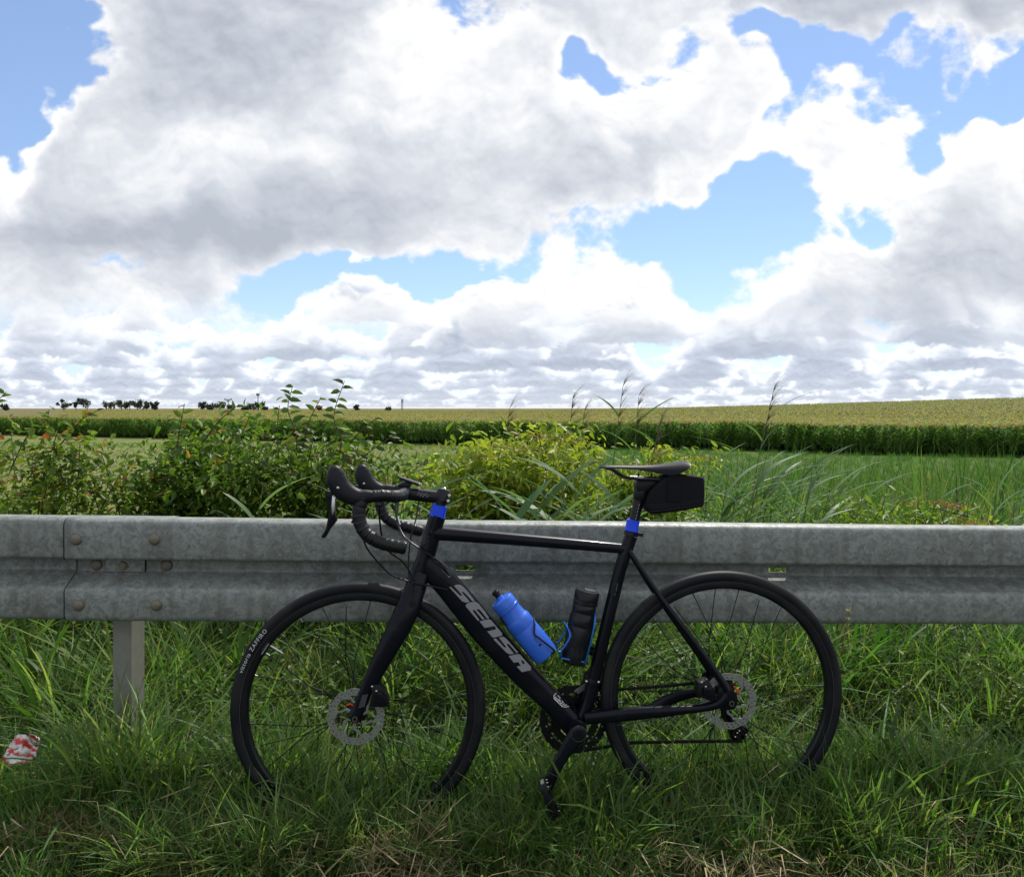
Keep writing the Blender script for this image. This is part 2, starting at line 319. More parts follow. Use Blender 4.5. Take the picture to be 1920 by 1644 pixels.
# ------------------------------------------------------------------ mesh helpers
def link(name, me, m=None, parent=None, smooth=True):
    o = bpy.data.objects.new(name, me); C.objects.link(o)
    if m is not None and not me.materials: me.materials.append(m)
    if smooth and len(me.polygons):
        me.polygons.foreach_set('use_smooth', [True]*len(me.polygons))
    if parent: o.parent = parent
    return o
def tag(o, label=None, cat=None, group=None, kind=None):
    if label: o['label'] = label
    if cat: o['category'] = cat
    if group: o['group'] = group
    if kind: o['kind'] = kind
    return o
def empty(name, loc=(0, 0, 0), mtx=None):
    o = bpy.data.objects.new(name, None); C.objects.link(o); o.empty_display_size = .1
    if mtx is not None: o.matrix_world = mtx
    else: o.location = loc
    return o
class MB:
    def __init__(s): s.v = []; s.f = []
    def add(s, v, f):
        b = len(s.v); s.v += [tuple(p) for p in v]; s.f += [tuple(i+b for i in q) for q in f]; return s
    def box(s, c, h, rot=None):
        pts = []
        for a in (-1, 1):
            for b in (-1, 1):
                for d in (-1, 1):
                    p = Vector((a*h[0], b*h[1], d*h[2]))
                    if rot is not None: p = rot @ p
                    pts.append(p+Vector(c))
        return s.add(pts, [(0, 1, 3, 2), (4, 6, 7, 5), (0, 4, 5, 1), (2, 3, 7, 6), (0, 2, 6, 4), (1, 5, 7, 3)])
    def sweep(s, pts, a, b=None, seg=14, n=2.0, cap=True, up=(0, 1, 0)):
        """tube along pts. a = half width perpendicular to path and up, b = half width along up; n = roundness exponent"""
        pts = [Vector(p) for p in pts]; L = len(pts)
        a = [a]*L if isinstance(a, (int, float)) else a
        b = a if b is None else ([b]*L if isinstance(b, (int, float)) else b)
        up = Vector(up); vv = []; 
        for i in range(L):
            t = (pts[min(i+1, L-1)]-pts[max(i-1, 0)]).normalized()
            nn = t.cross(up)
            if nn.length < 1e-3: nn = t.cross(Vector((1, 0, .01)))
            nn.normalize(); bb = nn.cross(t).normalized()
            for k in range(seg):
                w = 2*PI*k/seg; cw, sw = math.cos(w), math.sin(w)
                cx = math.copysign(abs(cw)**(2/n), cw); sx = math.copysign(abs(sw)**(2/n), sw)
                vv.append(pts[i]+nn*a[i]*cx+bb*b[i]*sx)
        ff = [(i*seg+k, i*seg+(k+1) % seg, (i+1)*seg+(k+1) % seg, (i+1)*seg+k) for i in range(L-1) for k in range(seg)]
        if cap: ff += [tuple(range(seg))[::-1], tuple((L-1)*seg+k for k in range(seg))]
        return s.add(vv, ff)
    def lathe(s, prof, o, ax, seg=32, cap=True):
        """prof = [(radius, height)] about axis ax through o"""
        ax = Vector(ax).normalized(); o = Vector(o); p = ax.orthogonal().normalized(); q = ax.cross(p)
        vv = [o+ax*h+(p*math.cos(2*PI*k/seg)+q*math.sin(2*PI*k/seg))*r for r, h in prof for k in range(seg)]
        L = len(prof)
        ff = [(i*seg+k, i*seg+(k+1) % seg, (i+1)*seg+(k+1) % seg, (i+1)*seg+k) for i in range(L-1) for k in range(seg)]
        if cap: ff += [tuple(range(seg))[::-1], tuple((L-1)*seg+k for k in range(seg))]
        return s.add(vv, ff)
    def ring(s, R, prof, o=(0, 0, 0), seg=128):
        """closed profile [(dr, y)] swept round the y axis at radius R"""
        o = Vector(o); n = len(prof)
        vv = [o+Vector(((R+dr)*math.cos(2*PI*k/seg), yy, (R+dr)*math.sin(2*PI*k/seg))) for k in range(seg) for dr, yy in prof]
        ff = [(k*n+i, k*n+(i+1) % n, ((k+1) % seg)*n+(i+1) % n, ((k+1) % seg)*n+i) for k in range(seg) for i in range(n)]
        return s.add(vv, ff)
    def prism(s, poly, y0, y1):
        n = len(poly)
        vv = [(p[0], y0, p[1]) for p in poly]+[(p[0], y1, p[1]) for p in poly]
        ff = [tuple(range(n)), tuple(range(n, 2*n))[::-1]]+[(i, i+n, (i+1) % n+n, (i+1) % n) for i in range(n)]
        return s.add(vv, ff)
    def me(s, name, fix=True):
        me = bpy.data.meshes.new(name); me.from_pydata(s.v, [], s.f); me.update()
        if fix:
            bm = bmesh.new(); bm.from_mesh(me); bmesh.ops.recalc_face_normals(bm, faces=bm.faces); bm.to_mesh(me); bm.free()
        return me
    def obj(s, name, m, parent=None, bevel=0, smooth=True, angle=35, seg=2):
        me = s.me(name)
        if bevel:
            bm = bmesh.new(); bm.from_mesh(me)
            es = [e for e in bm.edges if len(e.link_faces) == 2 and e.calc_face_angle(0) > math.radians(40)]
            bmesh.ops.bevel(bm, geom=es, offset=bevel, segments=seg, profile=.6, affect='EDGES', clamp_overlap=True)
            bm.to_mesh(me); bm.free()
        o = link(name, me, m, parent, smooth)
        if smooth:
            try: me.set_sharp_from_angle(angle=math.radians(angle))
            except Exception: pass
        return o
def xz(pts, y=0.): return [(p[0], y, p[1]) for p in pts]
def smooth_path(pts, n=8):
    """Catmull-Rom through pts"""
    P = [Vector(p) for p in pts]; P = [P[0]*2-P[1]]+P+[P[-1]*2-P[-2]]; o = []
    for i in range(1, len(P)-2):
        for k in range(n):
            t = k/n; a, b, c, d = P[i-1], P[i], P[i+1], P[i+2]
            o.append(.5*((2*b)+(c-a)*t+(2*a-5*b+4*c-d)*t*t+(3*b-a-3*c+d)*t**3))
    o.append(P[-2]); return o
def interp(vals, n=8):
    o = []
    for i in range(len(vals)-1):
        for k in range(n): o.append(vals[i]+(vals[i+1]-vals[i])*k/n)
    o.append(vals[-1]); return o
_tc = {}
def text_geo(s, size=1.0):
    cu = bpy.data.curves.new('t', 'FONT'); cu.body = s; cu.size = size; cu.resolution_u = 3
    ob = bpy.data.objects.new('t', cu); C.objects.link(ob)
    bpy.context.view_layer.update()
    me = bpy.data.meshes.new_from_object(ob.evaluated_get(bpy.context.evaluated_depsgraph_get()))
    v = [tuple(p.co) for p in me.vertices]; f = [tuple(p.vertices) for p in me.polygons]
    w = max([p[0] for p in v] or [0])
    bpy.data.objects.remove(ob); bpy.data.curves.remove(cu); bpy.data.meshes.remove(me)
    return v, f, w
def text_on(mb, s, size, o, ang, y, shear=0.):
    """flat lettering in the xz plane facing -y, baseline start o=(x,z), turned by ang"""
    v, f, w = text_geo(s, size); ca, sa = math.cos(ang), math.sin(ang)
    mb.add([(o[0]+(p[0]+shear*p[1])*ca-p[1]*sa, y, o[1]+(p[0]+shear*p[1])*sa+p[1]*ca) for p in v], f)
    return w
def np_mesh(name, V, F, col=None):
    """V (n,3), F (m,k) with equal k; col per vertex (n,3)"""
    me = bpy.data.meshes.new(name); k = F.shape[1]
    me.vertices.add(len(V)); me.vertices.foreach_set('co', np.ascontiguousarray(V, np.float32).ravel())
    me.loops.add(F.size); me.loops.foreach_set('vertex_index', np.ascontiguousarray(F, np.int32).ravel())
    me.polygons.add(len(F)); me.polygons.foreach_set('loop_start', np.arange(0, F.size, k, dtype=np.int32))
    me.update(calc_edges=True)
    if col is not None:
        ca = me.color_attributes.new('Col', 'FLOAT_COLOR', 'POINT')
        ca.data.foreach_set('color', np.concatenate([col, np.ones((len(V), 1))], 1).astype(np.float32).ravel())
    return me
R_ = np.random.RandomState(42)
# ------------------------------------------------------------------ ground
def sst(x, a, b):
    t = np.clip((x-a)/(b-a), 0, 1); return t*t*(3-2*t)
def ground_z(x, y):
    x = np.asarray(x, float); y = np.asarray(y, float)
    near = np.exp(-(np.maximum(y-6, 0)/6)**2)
    b = .012*np.sin(x*3.1+y*2.3)+.010*np.sin(x*7.3-y*5.1+1)+.008*np.sin(x*1.7+2)+.006*np.sin(x*13+y*11)
    z = b*near-2.5*sst(y, 3.5, 11.0)
    z = z+.10*np.sin(x*.21+1)*np.sin(y*.17)*sst(y, 10, 20)*(1-sst(y, 60, 90))
    d = np.maximum(y-(72-.44*x), 0)
    z = z+5.6*sst(d, 10, 260)*sst(x/np.maximum(y, 1), -.16, .95)+.0*d
    return z
def spaced(parts):
    o = []
    for a, b, n in parts: o += list(np.linspace(a, b, n, endpoint=False))
    return np.array(o+[parts[-1][1]])
gxs = spaced([(-1500, -300, 10), (-300, -60, 24), (-60, -6, 40), (-6, -2.5, 24), (-2.5, 2.5, 100), (2.5, 6, 24), (6, 60, 40), (60, 300, 30), (300, 1500, 10)])
gys = spaced([(-30, 0, 20), (0, 1.2, 10), (1.2, 5, 80), (5, 14, 50), (14, 60, 40), (60, 400, 70), (400, 3000, 30)])
XX, YY = np.meshgrid(gxs, gys); ZZ = ground_z(XX, YY)
nx, ny = len(gxs), len(gys)
ii, jj = np.meshgrid(np.arange(nx-1), np.arange(ny-1)); q0 = (jj*nx+ii).ravel()
GF = np.stack([q0, q0+1, q0+nx+1, q0+nx], 1)
gm = bpy.data.materials.new('ground cover'); gm.use_nodes = True
def ground_material(m):
    t = m.node_tree; b = t.nodes['Principled BSDF']; n = t.nodes.new; k = t.links.new
    tc = n('ShaderNodeTexCoord'); sp = n('ShaderNodeSeparateXYZ'); k(tc.outputs['Object'], sp.inputs[0])
    def noise(s, d=5):
        a = n('ShaderNodeTexNoise'); a.inputs['Scale'].default_value = s; a.inputs['Detail'].default_value = d; k(tc.outputs['Object'], a.inputs['Vector']); return a.outputs['Fac']
    def rng(src, a, b_, c=0, d=1):
        r = n('ShaderNodeMapRange'); r.inputs[1].default_value = a; r.inputs[2].default_value = b_; r.inputs[3].default_value = c; r.inputs[4].default_value = d; k(src, r.inputs[0]); return r.outputs[0]
    def mix(f, a, b_):
        r = n('ShaderNodeMix'); r.data_type = 'RGBA'
        if hasattr(f, 'links'): k(f, r.inputs[0])
        else: r.inputs[0].default_value = f
        for i, v in ((6, a), (7, b_)):
            if hasattr(v, 'links'): k(v, r.inputs[i])
            else: r.inputs[i].default_value = (*v, 1)
        return r.outputs[2]
    soil = mix(rng(noise(18), .4, .65), (.020, .016, .010), (.060, .048, .024))
    soil = mix(rng(noise(60), .5, .7), soil, (.024, .045, .010))
    mead = mix(rng(noise(.35), .35, .65), (.055, .115, .020), (.105, .150, .034))
    mead = mix(rng(noise(3), .4, .75, 0, .55), mead, (.045, .080, .018))
    dry = mix(rng(noise(.22, 3), .35, .65), (.19, .18, .075), (.12, .17, .04))
    mead = mix(rng(sp.outputs[0], 6, -14), mead, dry)
    c = mix(rng(sp.outputs[1], 5, 13), soil, mead)
    k(c, b.inputs['Base Color']); b.inputs['Roughness'].default_value = .95; b.inputs['Specular IOR Level'].default_value = .1
    bp = n('ShaderNodeBump'); bp.inputs['Strength'].default_value = .7; bp.inputs['Distance'].default_value = .05; k(noise(22), bp.inputs['Height']); k(bp.outputs[0], b.inputs['Normal'])
ground_material(gm)
ground = link('ground', np_mesh('ground', np.stack([XX.ravel(), YY.ravel(), ZZ.ravel()], 1), GF), gm)
tag(ground, kind='structure')

# ------------------------------------------------------------------ guardrail
RY0, RSL, RZ0 = 2.2753, .0504, .4765
rdir = Vector((1, RSL, -.0176)).normalized(); rup = Vector((0, 0, 1)); ry = rup.cross(rdir).normalized(); rup = rdir.cross(ry)
RM = Matrix(((rdir.x, ry.x, rup.x, 0), (rdir.y, ry.y, rup.y, RY0), (rdir.z, ry.z, rup.z, RZ0), (0, 0, 0, 1)))
rail = empty('guardrail', mtx=RM)
tag(rail, 'long galvanised steel guardrail across the grass verge that the black bicycle leans on', 'guardrail')
PROF = [(.085, .283), (.084, .296), (.074, .305), (.055, .3075), (.024, .3070), (.010, .3035), (.003, .297), (0, .288), (0, .240), (0, .196), (.0015, .190), (.006, .1865), (.020, .183), (.064, .1785), (.071, .1765), (.073, .172),
        (.073, .1630), (.073, .1480), (.073, .1400), (.070, .1365), (.045, .122), (.014, .1055), (.004, .0995), (0, .092), (0, .060), (0, .020), (.002, .011), (.008, .004), (.020, .0008), (.045, 0), (.066, .002), (.074, .009)]
def beam(x0, x1, dy, slots):
    xs = sorted(set([x0, x1]+list(np.arange(math.ceil(x0/.08)*.08, x1, .08))+[c+s*w for c in slots for s in (-1, 1) for w in (.0235, .029)]))
    vv = []; ff = []; n = len(PROF)
    for x in xs:
        wob = .0012*math.sin(x*2.3)+.0008*math.sin(x*5.7+1)
        for (d, z) in PROF: vv.append((x, d+dy+wob*(1 if d < .03 else .4), z+.0006*math.sin(x*3.9)))
    for i in range(len(xs)-1):
        xm = (xs[i]+xs[i+1])/2
        for k in range(n-1):
            if k == 16 and any(abs(xm-c) < .029 for c in slots): continue
            ff.append((i*n+k, i*n+k+1, (i+1)*n+k+1, (i+1)*n+k))
    mb = MB(); mb.add(vv, ff); me = mb.me('rail_beam')
    o = link('rail_beam', me, M['galv'], rail); s = o.modifiers.new('gauge', 'SOLIDIFY'); s.thickness = .003; s.offset = -1
    try: me.set_sharp_from_angle(angle=math.radians(50))
    except Exception: pass
    # faces must look at the road side
    bm = bmesh.new(); bm.from_mesh(me)
    if sum(f.normal.y*f.calc_area() for f in bm.faces) > 0: bmesh.ops.reverse_faces(bm, faces=bm.faces)
    bm.to_mesh(me); bm.free()
    return o
beam(-1.3157, 5.2, -.0050, [-.1437, .844, 2.844, 4.844])
beam(-6.5, -1.02, .0120, [-3.1437, -5.1437])
def dome(c, r, h, seg=20):
    mb = MB(); prof = [(r*1.02, 0)]+[(r*math.cos(a)**.8 if a < 1.5 else .0005, h*math.sin(a)) for a in np.linspace(.1, PI/2, 7)]
    mb.lathe(prof, c, (0, -1, 0), seg); return mb
for (bx, bz) in ((-1.2814, .247), (-1.0577, .249), (-1.2760, .053), (-1.0530, .054)):
    dome((bx, -.0055, bz), .0170, .0105).obj('rail_bolt', M['bolt'], rail)
for (bx, bz) in ((-1.2595, .158), (-1.0513, .158)):
    dome((bx, .0665, bz), .0165, .0075).obj('rail_bolt', M['bolt'], rail)
    g_ = MB(); g_.lathe([(.0182, 0), (.0180, .0012)], (bx, .0690, bz), (0, -1, 0), 24); g_.obj('bolt_shade_ring', M['gap_shade'], rail)  # dark ring painting the shade round the bolt head
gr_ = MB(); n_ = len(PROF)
gr_.add([(-1.3157-w_, d-.0056, z) for w_ in (.0028, 0) for d, z in PROF], [(k, k+1, n_+k+1, n_+k) for k in range(n_-1)]); gr_.obj('joint_shade_line', M['gap_shade'], rail)  # dark strip painted as the shade line of the beam joint
gr_ = MB(); gr_.box((-1.172, .0655, .158), (.0598, .0024, .0222)); gr_.obj('plate_shade_rim', M['gap_shade'], rail, smooth=False)  # dark backing box, paints a shade outline round the washer plate
pl = MB(); pl.box((-1.172, .0640, .158), (.058, .0035, .0205)); pl.obj('washer_plate', M['galv'], rail, bevel=.0012)
hx = MB(); hx.lathe([(.0130, 0), (.0130, .008), (.011, .0095)], (-1.177, .0605, .158), (0, -1, 0), 6); hx.obj('rail_bolt', M['bolt'], rail, smooth=False)
def post(px, z1):
    """sigma post: flat web facing the road, flange turned back on its right"""
    mb = MB(); g = .005
    prof = [(-.044, .078), (-.044, .130), (-.040, .130), (-.040, .082), (.006, .082), (.006, .168), (-.020, .168), (-.020, .172), (.010, .172), (.010, .080), (.008, .078)]
    zb, zt = -.95, z1
    n = len(prof); vv = [(px+a, b, zb) for a, b in prof]+[(px+a, b, zt) for a, b in prof]
    ff = [tuple(range(n)), tuple(range(n, 2*n))[::-1]]+[(i, i+n, (i+1) % n+n, (i+1) % n) for i in range(n)]
    mb.add(vv, ff); return mb.obj('rail_post', M['post'], rail, smooth=False)
post(-1.172, .27); post(2.828, .27); post(-5.172, .27)

# ------------------------------------------------------------------ bicycle
D = {"head_sleeve":[[-0.7747,0.8669,0.0213],[-0.7825,0.8347,0.0214]],"head_tube":[[-0.7828,0.8313,0.0221],[-0.7922,0.8005,0.0227],[-0.8124,0.7287,0.024],[-0.8348,0.6664,0.0263]],"fork_leg":[[-0.8314,0.6758,0.0283],[-0.8392,0.645,0.0291],[-0.8596,0.5941,0.0316],[-0.8868,0.5384,0.0295],[-0.9238,0.4704,0.0252],[-0.9612,0.3956,0.0186],[-0.9824,0.3491,0.0161],[-0.9948,0.3208,0.0194]],"down_tube":[[-0.8132,0.7172,0.0354],[-0.7774,0.6771,0.0339],[-0.713,0.5998,0.036],[-0.6504,0.5222,0.0375],[-0.556,0.4154,0.0346],[-0.4802,0.3382,0.0309],[-0.4079,0.2521,0.0322]],"top_tube":[[-0.7901,0.7925,0.0195],[-0.7714,0.7904,0.019],[-0.5956,0.7748,0.0167],[-0.4348,0.76,0.0153],[-0.2851,0.7454,0.014],[-0.254,0.7421,0.0129]],"seat_sleeve":[[-0.2462,0.8224,0.0178],[-0.2518,0.791,0.0205]],"rail":[[-0.3204,0.9647],[-0.3018,0.9589],[-0.2741,0.9414],[-0.2446,0.9369],[-0.2109,0.9346],[-0.1669,0.9327],[-0.1478,0.9364],[-0.1331,0.9494]],"bag_pipe":[[-0.2151,0.8593],[-0.1803,0.8605],[-0.128,0.8672],[-0.0594,0.8754]],"bag_pipe2":[[-0.2122,0.8507],[-0.1803,0.8519],[-0.128,0.8586],[-0.0594,0.8682]],"lever":[[-1.0379,0.9237],[-1.0405,0.909],[-1.0342,0.8858],[-1.0335,0.8603],[-1.0394,0.8299],[-1.0499,0.8139],[-1.0476,0.8077],[-1.0395,0.8113],[-1.0293,0.8298],[-1.0127,0.8509],[-1.0127,0.8578],[-1.0219,0.8793],[-1.024,0.9076],[-1.0189,0.9165]],"bar_drop":[[-0.9392,0.9151],[-0.9533,0.8985],[-0.961,0.8741],[-0.9585,0.8458],[-0.9433,0.8187],[-0.914,0.7991],[-0.8821,0.7898],[-0.8514,0.7843]],"crank":[[-0.4144,0.2669,0.0257],[-0.4326,0.2436,0.0217],[-0.4516,0.2162,0.0197],[-0.4742,0.1776,0.021],[-0.491,0.1446,0.0223],[-0.4952,0.1252,0.0188]],"cs_near":[[-0.385,0.2905,0.0163],[-0.3134,0.2994,0.0171],[-0.2458,0.3082,0.0174],[-0.175,0.3162,0.0144],[-0.1098,0.3226,0.0108],[-0.0728,0.3267,0.0103],[-0.0342,0.3372,0.0124],[-0.0079,0.3582,0.0151]],"ss_near":[[-0.2612,0.7396,0.0075],[-0.1957,0.6381,0.0077],[-0.1466,0.5687,0.0078],[-0.0878,0.4896,0.01],[-0.031,0.4088,0.0097],[-0.0091,0.3723,0.0106]],"cs_far":[[-0.278,0.2752,0.0127],[-0.2174,0.2874,0.0143],[-0.1414,0.3104,0.0166],[-0.0705,0.3254,0.0123],[-0.0177,0.3273,0.0122]],"cal_f":[[-0.9505,0.4084],[-0.9284,0.4107],[-0.916,0.3951],[-0.9037,0.367],[-0.9078,0.3517],[-0.9548,0.3528],[-0.9478,0.3819]],"cal_r":[[-0.0909,0.3989],[-0.0619,0.4054],[-0.046,0.3765],[-0.0373,0.3505],[-0.062,0.3497],[-0.0939,0.3632]],"letters":[[[-0.736,0.654],[-0.7282,0.6565],[-0.7204,0.6555],[-0.711,0.6493],[-0.7006,0.638],[-0.6817,0.6126],[-0.6872,0.6121],[-0.7067,0.6337],[-0.7119,0.6381],[-0.7162,0.6382],[-0.7136,0.6329],[-0.6946,0.611],[-0.7067,0.6095],[-0.7154,0.6131],[-0.7214,0.6201],[-0.7489,0.6507],[-0.7446,0.6515],[-0.7214,0.6287],[-0.7162,0.6269],[-0.7153,0.6304]],[[-0.705,0.6034],[-0.7007,0.6076],[-0.6834,0.61],[-0.6765,0.6081],[-0.6696,0.6028],[-0.6428,0.5677],[-0.6489,0.5661],[-0.6679,0.5898],[-0.6739,0.5916],[-0.6765,0.5891],[-0.6558,0.5645],[-0.661,0.5637],[-0.6809,0.5883],[-0.6852,0.5901],[-0.6869,0.5866],[-0.6688,0.5621],[-0.6731,0.5604],[-0.705,0.5991]],[[-0.6688,0.5586],[-0.6428,0.5634],[-0.6376,0.5607],[-0.6082,0.5255],[-0.6091,0.5194],[-0.6334,0.5147],[-0.6481,0.5314],[-0.6264,0.5354],[-0.6247,0.5397],[-0.629,0.5458],[-0.655,0.5411]],[[-0.6169,0.5144],[-0.6056,0.5159],[-0.5987,0.5123],[-0.59,0.5026],[-0.5657,0.4743],[-0.5701,0.4727],[-0.5891,0.4956],[-0.5944,0.4978],[-0.5961,0.4949],[-0.577,0.4702],[-0.5883,0.4695],[-0.5961,0.4732],[-0.6317,0.5103],[-0.6256,0.5128],[-0.6031,0.4881],[-0.5979,0.4871],[-0.5987,0.4906]],[[-0.591,0.4644],[-0.5648,0.4691],[-0.5587,0.4664],[-0.5309,0.4336],[-0.5318,0.4258],[-0.5554,0.4211],[-0.5693,0.4353],[-0.5579,0.4385],[-0.5649,0.4482],[-0.5771,0.4467]]],"scribble":[[[-0.4628,0.363],[-0.4701,0.3559],[-0.4696,0.3485],[-0.4471,0.326],[-0.4376,0.3248],[-0.4292,0.3262]],[[-0.468,0.3537],[-0.4544,0.3409],[-0.4502,0.3345]],[[-0.4596,0.3567],[-0.4523,0.3492],[-0.4576,0.3462],[-0.4513,0.3418]],[[-0.4534,0.3325],[-0.4439,0.3385],[-0.4481,0.3418]],[[-0.4502,0.3282],[-0.4408,0.3343],[-0.4429,0.3291],[-0.4345,0.3305]],[[-0.4691,0.3506],[-0.4555,0.3356]]],"head_logo":[[[-0.8245,0.7858],[-0.8064,0.7863],[-0.8101,0.773],[-0.8149,0.7682],[-0.8318,0.7623]],[[-0.8245,0.7767],[-0.8173,0.7809],[-0.8124,0.7809],[-0.8221,0.7755]],[[-0.8311,0.7671],[-0.8173,0.773],[-0.8125,0.779]]],"cables":{"a":[[-0.9382,0.8802],[-0.9548,0.8483],[-0.959,0.8205],[-0.9619,0.7858],[-0.9537,0.7579],[-0.929,0.7228],[-0.8973,0.6904],[-0.8489,0.6702],[-0.8003,0.6584],[-0.7544,0.6451]],"b":[[-0.8964,0.8818],[-0.8978,0.8538],[-0.8951,0.8188],[-0.8744,0.7835],[-0.8494,0.7665],[-0.8076,0.7407],[-0.7685,0.7122],[-0.7517,0.6867]],"c":[[-0.9185,0.8835],[-0.9227,0.8522],[-0.9187,0.7976]],"d":[[-0.8926,0.7473],[-0.8662,0.7204],[-0.8482,0.6921],[-0.8427,0.664],[-0.8455,0.6514]],"e":[[-0.837,0.8753],[-0.8429,0.8246],[-0.8531,0.7884],[-0.8605,0.7304],[-0.8606,0.6724]],"g":[[-0.8424,0.7636],[-0.8076,0.7492]]},"bottle_blue":[[-0.6114,0.6116],[-0.4872,0.4547]],"bottle_black":[[-0.3728,0.6304],[-0.4132,0.4344]],"cage_blue_front":[[-0.5212,0.558],[-0.5212,0.5481],[-0.5226,0.5253],[-0.5112,0.5152],[-0.4756,0.486],[-0.4698,0.4773],[-0.4742,0.4689],[-0.5114,0.4439],[-0.5228,0.447],[-0.5967,0.538],[-0.608,0.558]],"cage_black":[[-0.3533,0.5782],[-0.3576,0.5625],[-0.3649,0.5269],[-0.3852,0.4486],[-0.3938,0.4459],[-0.4455,0.4555],[-0.4527,0.4628],[-0.4512,0.4756],[-0.4311,0.5066],[-0.4267,0.5208],[-0.431,0.5352],[-0.4382,0.5453]],"valve":[[-1.226,0.4958],[-1.1958,0.476]]}
th, ph = .0581, .037
be1 = Vector((math.cos(th), math.sin(th), 0)); bup = Vector((-math.sin(th)*math.sin(ph), math.cos(th)*math.sin(ph), math.cos(ph))); bey = bup.cross(be1)
B0 = Vector((.58033, 2.05148, .00223))
BM = Matrix(((be1.x, bey.x, bup.x, B0.x), (be1.y, bey.y, bup.y, B0.y), (be1.z, bey.z, bup.z, B0.z), (0, 0, 0, 1)))
bike = empty('bicycle', mtx=BM)
tag(bike, 'black road bicycle with grey frame lettering leaning on the guardrail', 'bicycle')
def cw(rows, y=0.): return [(r[0], y, r[1]) for r in rows], [r[2] for r in rows]
def tube(name, rows, y, bratio, m, n=2.0, seg=20, k=6, parent=bike, b=None, ext=0.):
    p, a = cw(rows, y); ps = smooth_path(p, k); aa = interp(a, k)
    bb = interp(b, k) if b is not None else [v*bratio for v in aa]
    mb = MB(); mb.sweep(ps, aa, bb, seg, n); return mb.obj(name, m, parent)
FR = M['frame']
head = tube('head_tube', [(-.7805, .8385, .0225)]+D['head_tube'][1:], 0, 1.0, FR)
dt = D['down_tube']; 
down = tube('down_tube', [(-.825, .720, .030)]+dt[1:6]+[(-.4085, .2600, .0315)], 0, 1, FR, n=3.2, seg=28, b=[.022, .026, .028, .0285, .028, .027, .030])
tube('top_tube', [(-.800, .793, .021)]+D['top_tube'][1:5]+[(-.262, .743, .0132)], 0, 1.15, FR, n=2.6)
seat = tube('seat_tube', [(-.2527, .779, .0178), (-.2655, .742, .0182), (-.2822, .6900, .0172), (-.3044, .6039, .0172), (-.3356, .4759, .0175), (-.3733, .3264, .0182), (-.4040, .2650, .0190)], 0, 1.0, FR)
mb = MB(); mb.lathe([(.016, -.036), (.0245, -.034), (.0245, .034), (.016, .036)], (-.4060, 0, .2660), (0, 1, 0), 28); mb.obj('bottom_bracket', FR, bike)
for s in (-1, 1):
    cs = D['cs_near'] if s < 0 else [(-.385, .2860, .0150)]+[(a, z-.004, w) for a, z, w in D['cs_far'][1:]]+[(-.006, .340, .012)]
    ys = [.026, .034, .045, .055, .062, .064, .067, .068][:len(cs)] if s < 0 else [.026, .038, .052, .062, .066, .068][:len(cs)]
    P_ = smooth_path([(a, s*yy, z) for (a, z, w), yy in zip(cs, ys)], 6)
    A_ = interp([w for _, _, w in cs], 6); mb = MB(); mb.sweep(P_, A_, [min(.011, v) for v in A_], 16, 2.3); mb.obj('chainstay', FR, bike)
    ss = D['ss_near'] if s < 0 else [(a+.004, z-.002, w) for a, z, w in D['ss_near']]
    P_ = smooth_path([(a, s*yy, z) for (a, z, w), yy in zip(ss, [.014, .036, .048, .056, .066, .068])], 6)
    A_ = interp([w for _, _, w in ss], 6); mb = MB(); mb.sweep(P_, A_, [v*.9 for v in A_], 14); mb.obj('seatstay', FR, bike)
    mb = MB(); mb.prism([(-.034, .377), (-.012, .386), (.006, .378), (.018, .360), (.020, .335), (.008, .322), (-.014, .320), (-.034, .326), (-.040, .344)], s*.064, s*.071)
    mb.obj('dropout', FR, bike, bevel=.002)
# fork
fl = D['fork_leg']
mb = MB(); p, a = cw([(-.8255, .690, .027), (-.8340, .668, .0285), (-.8400, .645, .029), (-.8475, .622, .027)], 0); mb.sweep(smooth_path(p, 5), interp(a, 5), interp([.027, .038, .046, .044], 5), 24, 2.6)
fork = mb.obj('fork_crown', FR, bike)
for s in (-1, 1):
    rows = [(-.8392, .650, .0275)]+fl[2:]; P_ = smooth_path([(a, s*yy, z) for (a, z, w), yy in zip(rows, [.030, .043, .049, .052, .056, .058, .058])], 7)
    A_ = interp([w for _, _, w in rows], 7); mb = MB(); mb.sweep(P_, A_, [min(v*.55, .014) for v in A_], 18, 2.4); mb.obj('fork_blade', FR, bike)
mb = MB(); mb.prism([(-.9740, .382), (-.9585, .385), (-.9675, .352), (-.9840, .349)], -.0715, -.069); mb.obj('fork_decal', M['greydec'], bike)
mb = MB(); mb.lathe([(.008, 0), (.0078, .002)], (-.8445, -.0565, .613), (0, -1, 0), 16); mb.obj('cable_port', M['plastic'], bike)
# rubber sleeves, clamp, post
def sleeve(rows, m):
    (x0, z0, a0), (x1, z1, a1) = rows; mb = MB(); pts = [Vector((x0, 0, z0)).lerp(Vector((x1, 0, z1)), t) for t in (0, .04, .3, .6, .96, 1)]
    mb.sweep(pts, [a0*.9, a0, a0*1.0, a0*1.01, a1, a1*.94], None, 12, 3.2); return mb.obj('rubber_sleeve', m, bike, angle=25)
s_ = D['head_sleeve']; sleeve([(s_[0][0], s_[0][1], .0208), (s_[1][0], s_[1][1], .0212)], M['bluerub'])
s_ = D['seat_sleeve']; sleeve([(s_[0][0], s_[0][1], .0170), (s_[1][0]-.001, s_[1][1], .0180)], M['bluerub'])
mb = MB(); mb.sweep([(-.7722, 0, .8780), (-.7745, 0, .8690)], .0185, .0185, 24); mb.sweep([(-.7716, 0, .8800), (-.7722, 0, .8775)], .0165, .0165, 24); mb.obj('headset_spacer', M['black'], bike)
